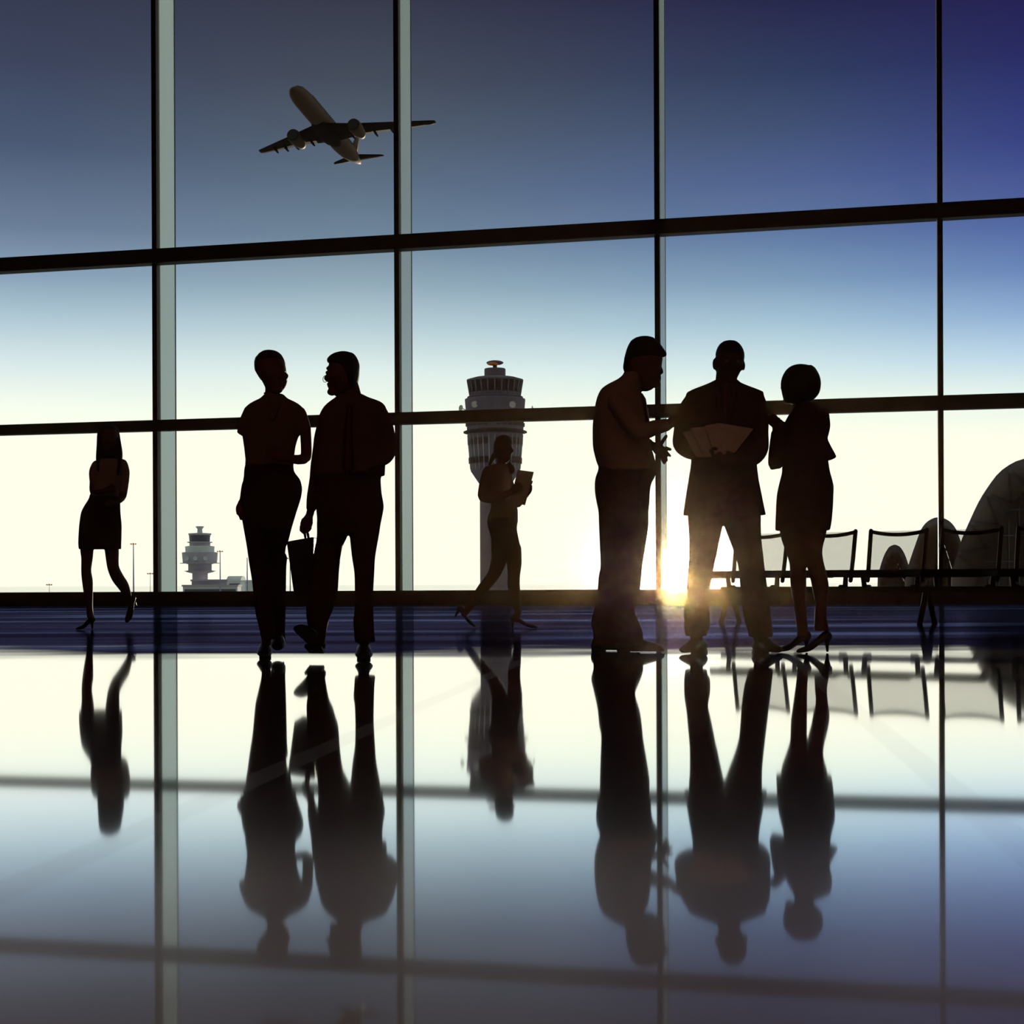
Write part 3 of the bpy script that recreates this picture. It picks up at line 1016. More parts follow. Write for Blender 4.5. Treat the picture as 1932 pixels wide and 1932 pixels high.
# ---- man in shirt and tie gesturing (M2)
f = Fig(1180, 1229.5)
shirt = [(704, 1178, 1203), (711, 1171, 1207), (717, 1163, 1209), (724, 1149, 1209), (733, 1135, 1209), (748, 1127, 1211), (769, 1122, 1215), (797, 1118.5, 1219), (821, 1118, 1224), (845, 1119, 1229), (870, 1125, 1236), (882, 1130, 1239.5), (890, 1134, 1241)]
mb = MB()
f.hl(mb, [(640, 1200, 1232), (650, 1190, 1241), (664, 1184, 1248), (673, 1182, 1250.5), (689, 1180, 1248.8), (694, 1179.5, 1247), (702, 1180, 1246), (709, 1183, 1246), (716, 1188, 1242.5), (723, 1196, 1238.5), (730, 1203, 1234), (735, 1208, 1230), (738, 1212, 1222)], tap=1.0, b=0.085)
f.face(mb, 1214, 694, 90, R=0.094, W=0.072, nose=0.45)
f.tb(mb, [(1199, 705, 21), (1191, 722, 22), (1184, 742, 27)])
f.hl(mb, shirt[3:], b=0.165, tap=0.6, k=0.87, p=2.2)
f.hl(mb, [(880, 1134, 1232), (905, 1128, 1226), (945, 1130, 1220)], b=0.14, k=0.9)
f.tb(mb, [(1168, 765, 15, -.17), (1186, 792, 13.5, -.22), (1206, 814, 12.5, -.25), (1235, 808, 11, -.31), (1262, 800, 8.6, -.36)])
f.hand(mb, (1262, 800, -.36), (1282, 788, -.375), [[(1284, 778 + 5.4 * i, -.385), (1297 + 2 * (i in (1, 2)), 774 + 7 * i, -.385), (1307 + 4 * (i in (1, 2)), 772 + 8.2 * i, -.38)] for i in range(4)], [(1272, 788, -.385), (1283, 779, -.395), (1291, 774, -.395)], r=0.0095)
f.tb(mb, [(1176, 770, 14, .17), (1190, 805, 12, .2), (1200, 832, 11, .18), (1220, 838, 9.5, .1), (1236, 843, 8, .04)])
f.hand(mb, (1236, 843, .04), (1249, 853, .02), [[(1252, 849, .02), (1258, 845, .015), (1265, 848, .01)], [(1253, 853, .015), (1259, 855, .01), (1264, 860, .005)], [(1251, 857, .01), (1256, 863, .0), (1258, 869, 0)], [(1247, 860, .01), (1250, 867, .0), (1253, 874, 0)]], [(1243, 843, .02), (1250, 833, .01), (1257, 823, .0)], r=0.0115)
f.tb(mb, [(1166, 940, 22, .1), (1162, 1000, 20, .11), (1158, 1070, 17, .12), (1150, 1130, 14, .12), (1142, 1200, 12, .12), (1140, 1216, 11, .12)])
f.tb(mb, [(1188, 940, 22, -.08), (1188, 1000, 20, -.08), (1184, 1070, 17, -.09), (1178, 1130, 14, -.1), (1182, 1190, 12, -.1), (1184, 1208, 11, -.1)])
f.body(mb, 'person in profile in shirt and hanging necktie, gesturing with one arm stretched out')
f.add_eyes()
mb = MB()
f.hl(mb, [(634.5, 1208, 1224), (637, 1199, 1233), (642, 1191, 1239), (648, 1187, 1245), (655, 1183.5, 1250), (661, 1181.5, 1254), (667, 1179.8, 1258), (672, 1178.5, 1257.5), (676, 1177.5, 1246), (681, 1177, 1222), (690, 1175.5, 1208), (697, 1176, 1202), (703, 1178.5, 1196)], tap=1.0, b=0.092, dd=0.0)
f.part('hair', mb, HAIR, 0.0055, 2)
mb = MB()
f.hl(mb, shirt, b=0.185, tap=0.6, p=2.2)
f.tb(mb, [(1166, 760, 20, -.165), (1184, 788, 17.5, -.215), (1207, 814, 16.5, -.25), (1235, 807, 14.5, -.31), (1259, 801.5, 12, -.352), (1261, 801, 10.5, -.355)])
f.tb(mb, [(1174, 765, 18, .16), (1188, 802, 15, .2), (1200, 832, 13.5, .18), (1222, 838, 11.5, .1)])
f.part('shirt', mb, SHIRT)
f.ribbon([(1208, 742, 4, -.05), (1214, 752, 4.5, -.05), (1217, 766, 4, -.05), (1219, 785, 5, -.05), (1221, 800, 5.5, -.05), (1222, 815, 5, -.06)], 'necktie', TIE, 0.02)
mb = MB()
f.hl(mb, [(868, 1127, 1236), (884, 1129, 1238), (899, 1124, 1236), (912, 1122, 1229), (930, 1122.5, 1226), (945, 1125, 1225.5, .163), (965, 1129, 1223.5, .16), (990, 1130, 1222, .154), (1020, 1131.5, 1218, .14), (1045, 1134, 1213, .11)], b=0.165, p=2.2)
f.hl(mb, [(930, 1124, 1206), (965, 1129, 1204), (993, 1130, 1202), (1030, 1131.5, 1198), (1068, 1133, 1192), (1086, 1129.5, 1190), (1118, 1126.6, 1184), (1151, 1120, 1176), (1176, 1115, 1170), (1196, 1119.5, 1168), (1218, 1117.5, 1166)], b=0.082, dd=0.1)
f.hl(mb, [(930, 1150, 1225.5), (965, 1152, 1223.5), (993, 1152, 1223.3), (1030, 1152, 1218), (1068, 1153, 1212), (1086, 1153, 1210.5), (1118, 1153, 1206.5), (1151, 1152, 1197.5), (1166, 1155, 1202), (1180, 1157, 1208), (1196, 1159, 1213), (1210, 1160, 1213)], b=0.082, dd=-0.09)
f.part('trousers', mb, TROUSER)
a = f.pt(1116, 1228, 0.12)
bq = f.pt(1200, 1228, 0.06)
a.z = bq.z = 0.006
f.shoe('shoe', a, bq - a, 0.28, 0.1)
a = f.pt(1163, 1231, -0.1)
bq = f.pt(1250, 1231, -0.13)
a.z = bq.z = 0.006
f.shoe('shoe', a, bq - a, 0.268, 0.1)

# ---- bald man in a suit with papers (M3)
f = Fig(1380, 1231)
jacket = [(717, 1349, 1391), (723, 1337, 1397), (729, 1322, 1411), (735, 1306, 1427), (740, 1296, 1439), (748, 1294, 1441), (765, 1297, 1439), (790, 1302, 1434), (820, 1303, 1431), (850, 1304, 1429), (868, 1304, 1428), (880, 1303, 1428), (905, 1299, 1431), (930, 1295, 1436), (955, 1291, 1441), (972, 1288.5, 1444.7)]
mb = MB()
f.hl(mb, [(643, 1371, 1382), (645, 1364, 1389), (649, 1358.5, 1394.5), (656, 1354, 1399.5), (664, 1351, 1403), (674, 1350.3, 1404.6), (684, 1350, 1402.5), (692, 1350.5, 1400.5), (700, 1351, 1397.5), (708, 1353, 1393.5), (715, 1356, 1389.5), (722, 1361, 1384.5), (728, 1367, 1379)], tap=1.0, b=0.1)
f.face(mb, 1375.5, 688, 3, R=0.1, W=0.08, ears=False)
mb.ell(f.pt(1348, 687, 0), (0.011, 0.02, 0.032))
mb.ell(f.pt(1402.5, 690, 0), (0.010, 0.02, 0.028))
f.tb(mb, [(1371, 706, 20), (1370, 722, 21), (1369, 742, 26)])
f.hl(mb, jacket[4:], b=0.11, tap=0.6, k=0.86, p=2.4)
f.tb(mb, [(1302, 765, 13), (1291, 800, 12.5), (1287, 838, 12, -.03), (1306, 856, 10.5, -.14), (1326, 858, 9, -.22), (1336, 857, 7.8, -.26)])
f.hand(mb, (1334, 857, -.25), (1346, 858, -.275), [[(1349, 853 + 4 * i, -.285), (1358, 853 + 4.2 * i, -.29), (1364, 856 + 3.6 * i, -.285)] for i in range(4)], [(1340, 852, -.285), (1346, 846, -.30), (1352, 846, -.305)], r=0.0095)
f.tb(mb, [(1436, 765, 13), (1434, 802, 12.5), (1434, 846, 12, -.03), (1416, 868, 10.5, -.13), (1400, 869, 8.8, -.21), (1392, 868, 8, -.24)])
f.hand(mb, (1394, 868, -.24), (1380, 866, -.27), [[(1377, 860 + 4.6 * i, -.28), (1367, 859 + 4.8 * i, -.285), (1361, 861 + 4.4 * i, -.28)] for i in range(4)], [(1386, 861, -.28), (1379, 855, -.30), (1372, 853, -.305)], r=0.0095)
f.tb(mb, [(1332, 965, 30), (1325, 1050, 22), (1316, 1116, 17), (1314, 1180, 13), (1314, 1208, 12)])
f.tb(mb, [(1404, 965, 30), (1415, 1050, 22), (1424, 1123, 17), (1431, 1180, 13), (1434, 1208, 12)])
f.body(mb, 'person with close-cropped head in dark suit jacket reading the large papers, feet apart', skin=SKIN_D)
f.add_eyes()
mb = MB()
f.hl(mb, [(642.6, 1372, 1381), (644.5, 1364, 1389), (649, 1358, 1395), (656, 1353.5, 1400), (664, 1350.6, 1403.4), (672, 1350, 1404.6)], tap=1.0, b=0.104, dd=0.004)
f.part('hair', mb, HAIR, 0.005, label='close-cropped dark hair')
mb = MB()
f.hl(mb, jacket, b=0.128, tap=0.6, p=2.5)
f.tb(mb, [(1310, 756, 18), (1300, 768, 17.5), (1292, 790, 18), (1288, 815, 17.5), (1286.5, 838, 17, -.03), (1300, 852, 14, -.12), (1320, 857, 12, -.2)])
f.tb(mb, [(1426, 756, 18), (1431, 768, 17), (1433, 790, 17.5), (1433, 815, 17), (1434, 846, 16, -.03), (1424, 864, 13.5, -.1), (1406, 869, 11.5, -.18)])
f.part('jacket', mb, SUIT)
f.ribbon([(1352, 722, 2, -.09), (1353, 732, 6, -.125), (1357, 755, 7, -.136), (1363, 795, 3, -.138)], 'lapel', SUIT, 0.008)
f.ribbon([(1388, 722, 2, -.09), (1386, 732, 6, -.125), (1382, 755, 7, -.136), (1374, 795, 3, -.138)], 'lapel', SUIT, 0.008)
f.ribbon([(1370, 724, 16, -.10), (1370, 745, 13, -.128), (1369, 770, 8, -.133), (1368, 798, 2, -.134)], 'shirt', SHIRT_D, 0.005)
f.ribbon([(1369, 734, 4, -.134), (1369, 742, 5.5, -.14), (1369, 747, 4, -.14), (1368, 770, 5.5, -.141), (1368, 800, 5, -.14)], 'necktie', TIE, 0.004)
mb = MB()
f.hl(mb, [(900, 1306, 1428), (950, 1300, 1433, .116), (975, 1298, 1435, .108), (988, 1298.5, 1435, .098)], b=0.118, p=2.3)
f.hl(mb, [(965, 1297.5, 1368), (987, 1298, 1364.5), (1002, 1299.5, 1361), (1030, 1300, 1355), (1049, 1300, 1351.5), (1060, 1299.5, 1348.5), (1090, 1297, 1343), (1116, 1295, 1337.5), (1131, 1293, 1334.5), (1145, 1291, 1337), (1157, 1290.3, 1339), (1181, 1290.5, 1339), (1192, 1292, 1333.5), (1200, 1293, 1334)], b=0.088)
f.hl(mb, [(965, 1361, 1435.5), (987, 1365, 1435.5), (1012, 1374, 1436), (1042, 1385.5, 1439), (1068, 1393, 1442), (1095, 1396, 1445.5), (1123, 1398.2, 1449), (1138, 1399.5, 1451), (1170, 1404.6, 1455), (1192, 1411.5, 1457.5), (1202, 1413, 1458)], b=0.088)
f.part('trousers', mb, TROUSER)
a = f.pt(1325, 1226, 0.07)
bq = f.pt(1290, 1231, -0.16)
a.z = bq.z = 0.006
f.shoe('shoe', a, bq - a, 0.27, 0.104)
a = f.pt(1428, 1226, 0.07)
bq = f.pt(1465, 1231, -0.16)
a.z = bq.z = 0.006
f.shoe('shoe', a, bq - a, 0.27, 0.104)
fm3 = f
plate('paper_sheet', f, [(1287, 815, -.30), (1327, 809, -.285), (1352, 862, -.27), (1313.7, 862, -.285)], PAPER, 'pale paper sheet fanned out farthest towards the gesturing person', 'paper', 'papers held by the suited person')
plate('paper_sheet', f, [(1303, 807.5, -.31), (1352, 802.5, -.295), (1374, 858, -.278), (1330, 862.5, -.29)], PAPER, 'pale paper sheet in the middle of the held fan of papers', 'paper', 'papers held by the suited person')
plate('paper_sheet', f, [(1330, 803, -.318), (1357, 798, -.312), (1421.5, 809, -.295), (1387, 853.6, -.283), (1350, 861, -.295)], PAPER, 'pale paper sheet uppermost of the held fan, on the bobbed-hair side', 'paper', 'papers held by the suited person')

# ---- woman with a bob haircut (W3)
f = Fig(1520, 1231)
jacket = [(756, 1494, 1528), (764, 1496, 1532), (769, 1496, 1546), (775, 1493, 1559), (781, 1491, 1563), (792, 1489, 1565), (804, 1488, 1566), (818, 1486, 1563.5), (829, 1484, 1561), (845, 1481, 1568.5), (858, 1479, 1575.5), (864, 1478, 1577), (869, 1478, 1566)]
skirt = [(858, 1480, 1560), (880, 1476.5, 1563), (891, 1476, 1565), (905, 1472.5, 1569), (919, 1469, 1572), (933, 1466.3, 1571.5), (950, 1465, 1571), (965, 1464.3, 1570), (985, 1463.5, 1568), (1001, 1463, 1565)]
mb = MB()
f.hl(mb, [(692, 1496, 1524), (705, 1485, 1536), (722, 1481, 1540), (738, 1481, 1538), (750, 1483, 1532), (758, 1488, 1524), (763, 1494, 1516)], tap=1.0, b=0.085, dd=0.02)
f.face(mb, 1507, 725, -125, R=0.088, W=0.075, dd=0.02, ears=False, nose=0.4, k=0.9)
f.tb(mb, [(1511, 748, 13), (1512, 765, 14), (1515, 780, 20)])
f.hl(mb, jacket[2:], b=0.09, tap=0.6, k=0.86, p=2.3)
f.hl(mb, skirt, b=0.105, k=0.85)
f.tb(mb, [(1500, 790, 11, .04), (1484, 825, 10, .1), (1464, 872, 9.5, .14), (1461, 850, 8.5, .17), (1464, 820, 7.5, .19), (1463, 800, 6, .19)])
f.hand(mb, (1463, 801, .19), (1458, 791, .185), [[(1455, 787 + 3 * i, .18), (1449, 785 + 3 * i, .175), (1445, 786 + 3 * i, .17)] for i in range(4)], [(1463, 794, .18), (1467, 790, .175), (1471, 790, .17)], r=0.008)
f.tb(mb, [(1554, 785, 11, .02), (1552, 815, 10, .08), (1530, 848, 9, .15), (1504, 838, 8, .21), (1484, 815, 7, .235)])
f.hand(mb, (1486, 817, .235), (1478, 806, .24), [[(1474 + 2 * i, 802 - i, .24), (1469 + 2 * i, 798 - i, .235), (1467 + 2 * i, 795 - i, .23)] for i in range(4)], [(1479, 812, .25), (1472, 808, .25), (1468, 806, .25)], r=0.008)
f.hl(mb, [(985, 1468, 1521), (1016, 1474, 1521), (1043, 1483.5, 1521), (1060, 1489, 1521), (1073, 1490.5, 1520.5), (1090, 1491, 1521), (1105, 1492, 1521), (1125, 1495, 1521.5), (1148, 1498.5, 1521.5), (1172, 1502, 1522.5), (1188, 1504, 1524), (1200, 1504, 1523)], b=0.058, dd=0.04)
f.hl(mb, [(985, 1513, 1562), (1005, 1514, 1559), (1016, 1516, 1556.5), (1030, 1518, 1552.5), (1043, 1519, 1551), (1060, 1521.5, 1553.5), (1077, 1525, 1558), (1095, 1530, 1562), (1108, 1532.5, 1563.5), (1120, 1535, 1563), (1139, 1539, 1560.5), (1160, 1537.5, 1559), (1175, 1537, 1561), (1190, 1537, 1565)], b=0.058, dd=-0.02)
f.body(mb, 'person with rounded bob haircut in flared jacket, skirt and high heels beside the suited person')
f.add_eyes()
mb = MB()
f.hl(mb, [(687.5, 1503, 1515), (689, 1496, 1524), (692.5, 1489, 1532), (698, 1483, 1539), (705, 1478.5, 1544), (713, 1475, 1547), (722, 1473.3, 1548.5), (731, 1473.5, 1548), (739, 1475, 1546.5), (746, 1476.5, 1543), (752, 1478, 1537.5), (758, 1480, 1530)], tap=1.0, b=0.105, dd=0.0)
f.tb(mb, [(1524, 692, 3, -.02), (1530, 690, 2.5, -.02), (1536, 694, 2.2, -.01), (1541, 702, 2.5, 0)], n=8)
f.part('hair', mb, HAIR, 0.0055)
mb = MB()
f.hl(mb, jacket, b=0.105, tap=0.6, p=2.3)
f.tb(mb, [(1503, 790, 17, .03), (1487, 824, 18, .09), (1468, 868, 14, .14), (1461, 877, 12, .145), (1461, 852, 11, .17), (1464, 818, 9.5, .19)])
f.tb(mb, [(1551, 783, 14, .02), (1551, 815, 12.5, .08), (1530, 848, 12, .15), (1504, 838, 13, .21), (1486, 817, 12, .23)])
f.part('jacket', mb, SUIT)
mb = MB()
f.hl(mb, skirt, b=0.125, p=2.3)
f.part('skirt', mb, SKIRT)
a = f.pt(1527, 1231, 0.1)
bq = f.pt(1480, 1231, 0.03)
a.z = bq.z = 0.004
f.shoe('shoe', a, bq - a, 0.215, 0.085, 'pump')
a = f.pt(1566, 1232, -0.02)
bq = f.pt(1518, 1232, -0.1)
a.z = bq.z = 0.004
f.shoe('shoe', a, bq - a, 0.225, 0.085, 'pump')

# ------------------------------------------------------------------ row of linked waiting chairs
BR = Vector((2.388, 16.0, 0))
BD = Vector((0.577, -0.375, 0)).normalized()
BNn = Vector((BD.y, -BD.x, 0))
if BNn.y > 0:
    BNn = -BNn                        # towards the camera: the side one sits on
PITCH = 0.688
SEATMESH, nt, out = node_mat('grey_chair_mesh')
tr = nt.nodes.new('ShaderNodeBsdfTransparent')
tr.inputs['Color'].default_value = (0.98, 0.98, 0.98, 1)
df = nt.nodes.new('ShaderNodeBsdfDiffuse')
df.inputs['Color'].default_value = (0.10, 0.09, 0.08, 1)
wv = nt.nodes.new('ShaderNodeTexNoise')
wv.inputs['Scale'].default_value = 900
mr = nt.nodes.new('ShaderNodeMapRange')
mr.inputs['To Min'].default_value = 0.36
mr.inputs['To Max'].default_value = 0.54
tcx = nt.nodes.new('ShaderNodeTexCoord')
nt.links.new(tcx.outputs['Object'], wv.inputs['Vector'])
nt.links.new(wv.outputs['Fac'], mr.inputs['Value'])
ms = nt.nodes.new('ShaderNodeMixShader')
nt.links.new(mr.outputs['Result'], ms.inputs[0])
nt.links.new(tr.outputs[0], ms.inputs[1])
nt.links.new(df.outputs[0], ms.inputs[2])
nt.links.new(ms.outputs[0], out.inputs['Surface'])
bench = empty('beam_seating', BR)
tag(bench, 'row of linked black waiting chairs with grey mesh backs on one beam', 'waiting chairs')
NS = 6


def bp(s, n, z):
    return BD * s + BNn * n + Vector((0, 0, z))


def obox(mb, s0, s1, n0, n1, z0, z1):
    mb.hexa([bp(s0, n0, z0), bp(s1, n0, z0), bp(s1, n1, z0), bp(s0, n1, z0), bp(s0, n0, z1), bp(s1, n0, z1), bp(s1, n1, z1), bp(s0, n1, z1)])


mb = MB()
obox(mb, -0.33, PITCH * (NS - 1) + 0.33, 0.10, 0.16, 0.29, 0.345)
bevel(link('beam', mb.mesh('beam', smooth=False), CHAIRM, bench), 0.006)
seat0 = None
W = 0.28
mbS = MB()   # seat pan
rings = []
for n_, z_ in ((0.02, 0.455), (0.10, 0.435), (0.25, 0.43), (0.40, 0.445), (0.47, 0.45), (0.50, 0.425)):
    rings.append([bp(-W, n_, z_), bp(W, n_, z_), bp(W, n_, z_ + 0.045), bp(-W, n_, z_ + 0.045)])
mbS.loft(rings)
me_seat = mbS.mesh('seat', smooth=False)
mbF = MB()   # back frame: posts, sagging top rail
for s in (-1, 1):
    mbF.tube3([(bp(s * (W - 0.02), 0.02, 0.40), 0.020), (bp(s * (W - 0.015), -0.03, 0.60), 0.020), (bp(s * (W - 0.012), -0.09, 0.865), 0.020)], 10)
mbF.tube3([(bp(W * q, -0.088, 0.860 - 0.036 * (1 - q * q)), 0.018) for q in (-.95, -.6, -.3, 0, .3, .6, .95)], 10)
mbF.tube3([(bp(W * q, -0.002, 0.475), 0.014) for q in (-.93, 0, .93)], 10)
me_bf = mbF.mesh('back_frame')
mbM = MB()
rows_ = []
for k in range(7):
    a = k / 6
    z = 0.475 + (0.845 - 0.475) * a
    n_ = -0.002 - 0.083 * a
    rows_.append([bp((W - 0.02) * q, n_ - 0.012 * (1 - q * q), z - (0.026 * (1 - q * q) if k == 6 else 0)) for q in (-1, -.6, -.2, .2, .6, 1)])
mbM.rings(rows_, closed=False)
me_mesh = mbM.mesh('mesh_panel')
mbH = MB()   # head roll of translucent fabric over the rail
rows_ = []
for k in range(3):
    rows_.append([bp((W - 0.04) * q, -0.090 - 0.006 * k, 0.862 - 0.03 * (1 - q * q) + k * 0.0135 * (1 - q * q) * 1.05) for q in (-1, -.6, -.2, .2, .6, 1)])
mbH.rings(rows_, closed=False)
me_hr = mbH.mesh('rail_sleeve')
me_brs = []
for s in (-1, 1):
    mbB = MB()   # bracket seat -> beam
    mbB.tube3([(bp(s * (W - 0.03), 0.13, 0.30), 0.026), (bp(s * (W - 0.03), 0.13, 0.345), 0.024), (bp(s * (W - 0.02), 0.14, 0.44), 0.022)], 10)
    mbB.tube3([(bp(s * (W - 0.03), 0.13, 0.315), 0.046), (bp(s * (W - 0.085), 0.13, 0.315), 0.046)], 12, False)
    me_brs.append(mbB.mesh('bracket'))
for i in range(NS):
    so = link('seat', me_seat, CHAIRM, bench, BD * (PITCH * i))
    for nm, me_, mm in (('back_frame', me_bf, CHAIRM), ('mesh_panel', me_mesh, SEATMESH), ('rail_sleeve', me_hr, SEATMESH), ('bracket', me_brs[0], CHAIRM), ('bracket', me_brs[1], CHAIRM)):
        link(nm, me_, mm, so)
mbL = MB()
for s in (-1, 1):
    mbL.tube3([(bp(0, 0.13 + s * 0.02, 0.31), 0.028), (bp(0, 0.13 + s * 0.12, 0.14), 0.026), (bp(0, 0.13 + s * 0.2, 0.012), 0.024)], 10)
    mbL.tube3([(bp(0, 0.13 + s * 0.2, 0.012), 0.026), (bp(0, 0.13 + s * 0.2, 0.0), 0.026)], 12, False)
mbL.ell(bp(0, 0.13, 0.315), (0.05, 0.05, 0.045))
me_leg = mbL.mesh('leg')
for s in (-0.24, PITCH * 2.5, PITCH * (NS - 1) + 0.2):
    link('leg', me_leg, CHAIRM, bench, BD * s)


# ------------------------------------------------------------------ outdoors
def pole(x, ytop, d, r, label, head='lamp', gx=None, headm=ORANGE):
    base = P(x, 1100, d)
    base.z = GZ
    z1 = P(x, ytop, d).z - GZ
    root = empty('light_pole', base)
    tag(root, label, 'light pole', 'light poles on the apron')
    mb = MB()
    mb.tube3([(Vector((0, 0, 0)), r * 1.3), (Vector((0, 0, z1 * .5)), r), (Vector((0, 0, z1)), r * .6)], 8, False)
    link('mast', mb.mesh('mast'), POLEM, root)
    if head:
        w = d / F
        mb = MB()
        for s in (-1, 0, 1):
            mb.box(Vector((s * 4.2 * w - 1.6 * w, -w, z1)), Vector((s * 4.2 * w + 1.6 * w, w, z1 + (1.6 if s else 2.2) * w)))
        mb.box(Vector((-5.5 * w, -.4 * w, z1 - .4 * w)), Vector((5.5 * w, .4 * w, z1)))
        link('lamp_head', mb.mesh('lamp_head', smooth=False), headm, root)


pole(252, 1027, 520, 0.22, 'tall light pole with orange lamp head beside the walking long-haired person')
pole(283.5, 1083, 900, 0.14, 'small distant light pole just beside the first wide mullion')
pole(93, 1104, 1300, 0.2, 'tiny distant light pole at the far left of the horizon')
pole(415.5, 1041, 560, 0.2, 'light pole with dark orange lamp head in front of the small control tower')
pole(466.5, 1052, 600, 0.22, 'light pole beside the hip of the short-sleeved person', None)
pole(547.5, 1054, 620, 0.2, 'pale light pole behind the dark briefcase')


# tall control tower
def ctower(cx, d, specs, base, name, label):
    root = empty(name, base)
    tag(root, label, 'control tower')
    return root


TD = 276.0
tbase = P(935.5, 1100, TD)
tbase.z = GZ
troot = ctower(0, 0, 0, tbase, 'control_tower', 'tall round control tower behind the person with the folder')
ms_ = TD / F


def zt(y, d=TD, x=935.5):
    return P(x, y, d).z - GZ


def tpart(name, prof, m, root, n=40, smooth=False, parent=None, d=TD):
    mb = MB()
    s = d / F
    mb.lathe([(max(r * s, 0.01), z) for r, z in prof], Vector((0, 0, 0)), n)
    return link(name, mb.mesh(name, smooth=smooth), m, parent or root)


tpart('shaft', [(29.5, 0), (29.5, zt(914)), (29.5, zt(912))], CONC, troot)
tpart('lower_cabin', [(29.0, zt(915)), (46.5, zt(889)), (46.5, zt(884)), (52, zt(820)), (52, zt(818))], CONC, troot)
tpart('gallery', [(52, zt(819)), (60, zt(817)), (60, zt(814.5)), (53, zt(812))], GLASSD, troot)
tpart('upper_cabin', [(53.2, zt(813)), (55, zt(780)), (57, zt(756)), (57, zt(753.5)), (52, zt(751.5))], CONC, troot)
tpart('balcony', [(48, zt(752)), (52.5, zt(750.5)), (52.5, zt(749)), (48, zt(747.5))], CONC, troot)
cab = tpart('glass_cab', [(47, zt(750)), (47, zt(744)), (51.5, zt(720)), (51.5, zt(719))], GLASSD, troot)
tpart('roof', [(51.5, zt(720.5)), (53.5, zt(719.5)), (53.5, zt(717)), (40, zt(713)), (20, zt(711.5)), (1, zt(711.3))], CONC, troot)
tpart('roof_drum', [(20, zt(712.5)), (20, zt(697)), (19, zt(695.5)), (1, zt(695))], CONC, troot)
tpart('radar_mast', [(4, zt(695.5)), (4, zt(690)), (3, zt(688))], GLASSD, troot, 12)
mb = MB()
mb.ell(Vector((0, 0, zt(684.5))), (16.2 * ms_, 9 * ms_, 4.8 * ms_))
rad = link('radar_antenna', mb.mesh('radar_antenna'), CONC, troot)
mb = MB()
mb.ell(Vector((-3.5 * ms_, -4.5 * ms_, zt(687.2))), (11 * ms_, 6.5 * ms_, 3.3 * ms_))
link('orange_underside', mb.mesh('orange_underside'), ORANGE, rad)['label'] = 'orange painted underside of the radar antenna'
for k in range(24):
    a = 2 * math.pi * k / 24
    mb = MB()
    p0 = Vector((math.cos(a) * 47.4 * ms_, math.sin(a) * 47.4 * ms_, zt(747)))
    p1 = Vector((math.cos(a) * 51.9 * ms_, math.sin(a) * 51.9 * ms_, zt(720)))
    mb.tube3([(p0, 0.13), (p1, 0.13)], 6, False)
    link('cab_mullion', mb.mesh('cab_mullion'), CONC, cab)
tpart('cab_sill', [(47.5, zt(748)), (48.2, zt(747)), (48.2, zt(742)), (47.7, zt(741.5))], CONC, troot)
for r0, zc0, zc1 in ((50.4, 840, 829), (48.6, 875, 864), (54.3, 805, 798)):
    for k in range(28):
        a = 2 * math.pi * (k + .5) / 28
        if math.sin(a) > 0.35 or k % 7 == 6:
            continue
        mb = MB()
        c, s = math.cos(a), math.sin(a)
        r = r0 * ms_
        t = Vector((-s, c, 0)) * 0.34
        o_ = Vector((c, s, 0))
        z0, z1 = zt(zc0), zt(zc1)
        sl = (z1 - z0) * 0.055 if r0 < 53 else 0.0
        q = [o_ * (r - .3) - t, o_ * (r + .12) - t, o_ * (r + .12) + t, o_ * (r - .3) + t]
        mb.hexa([Vector((v.x, v.y, z0)) for v in q] + [Vector((v.x, v.y, z1)) + o_ * sl for v in q])
        link('window', mb.mesh('window', smooth=False), GLASSD, troot)
for k in range(28):
    a = 2 * math.pi * k / 28
    if math.sin(a) > 0.35:
        continue
    mb = MB()
    c, s = math.cos(a), math.sin(a)
    mb.tube3([(Vector((c * 46.6 * ms_, s * 46.6 * ms_, zt(886))), 0.09), (Vector((c * 52.1 * ms_, s * 52.1 * ms_, zt(821))), 0.09)], 6, False)
    link('facade_rib', mb.mesh('facade_rib'), CONC_L, troot)


def dish(root, c, r, dirv, m=DISHM, mount=None):
    dirv = dirv.normalized()
    s = dirv.cross(Vector((0, 0, 1))).normalized()
    u = s.cross(dirv)
    mb = MB()
    rings = []
    for q, dpt in ((0.02, -.25), (.5, -.18), (.85, -.05), (1.0, 0.05), (1.0, 0.0), (.85, -.12), (.5, -.28), (.02, -.35)):
        rings.append([c + s * math.cos(2 * math.pi * k / 20) * q * r + u * math.sin(2 * math.pi * k / 20) * q * r + dirv * dpt * r for k in range(20)])
    mb.loft(rings)
    o = link('dish', mb.mesh('dish'), m, root)
    if mount is not None:
        mb = MB()
        mb.tube3([(c - dirv * .3 * r, r * .12), (mount, r * .16)], 8, False)
        link('dish_arm', mb.mesh('dish_arm'), m, o)


for dx, y, r, dv in ((-37.5, 767.5, 6.4, (-.2, -1, 0)), (32.8, 768.5, 6.4, (.2, -1, 0)), (-64.5, 770, 6.0, (-1, -.9, .1)), (71, 771.5, 5.5, (1, -.2, .2))):
    rr = 56.5
    yy_ = -math.sqrt(max(0, rr * rr - dx * dx)) if abs(dx) < 56 else 0
    c = Vector((dx * ms_, (yy_ - 2.5) * ms_, zt(y)))
    mnt = Vector((dx * .93 * ms_, yy_ * .93 * ms_, zt(y + 3))) if abs(dx) < 56 else Vector((dx / abs(dx) * 54 * ms_, 0, zt(y + 4)))
    dish(troot, c, r * ms_, Vector(dv), mount=mnt)

# small control tower far left with its low buildings
SD = 1080.0
sbase = P(377.5, 1100, SD)
sbase.z = GZ
sroot = ctower(0, 0, 0, sbase, 'control_tower', 'small distant stepped control tower above low pale buildings')
ss = SD / F


def sz(y):
    return P(377.5, y, SD).z - GZ


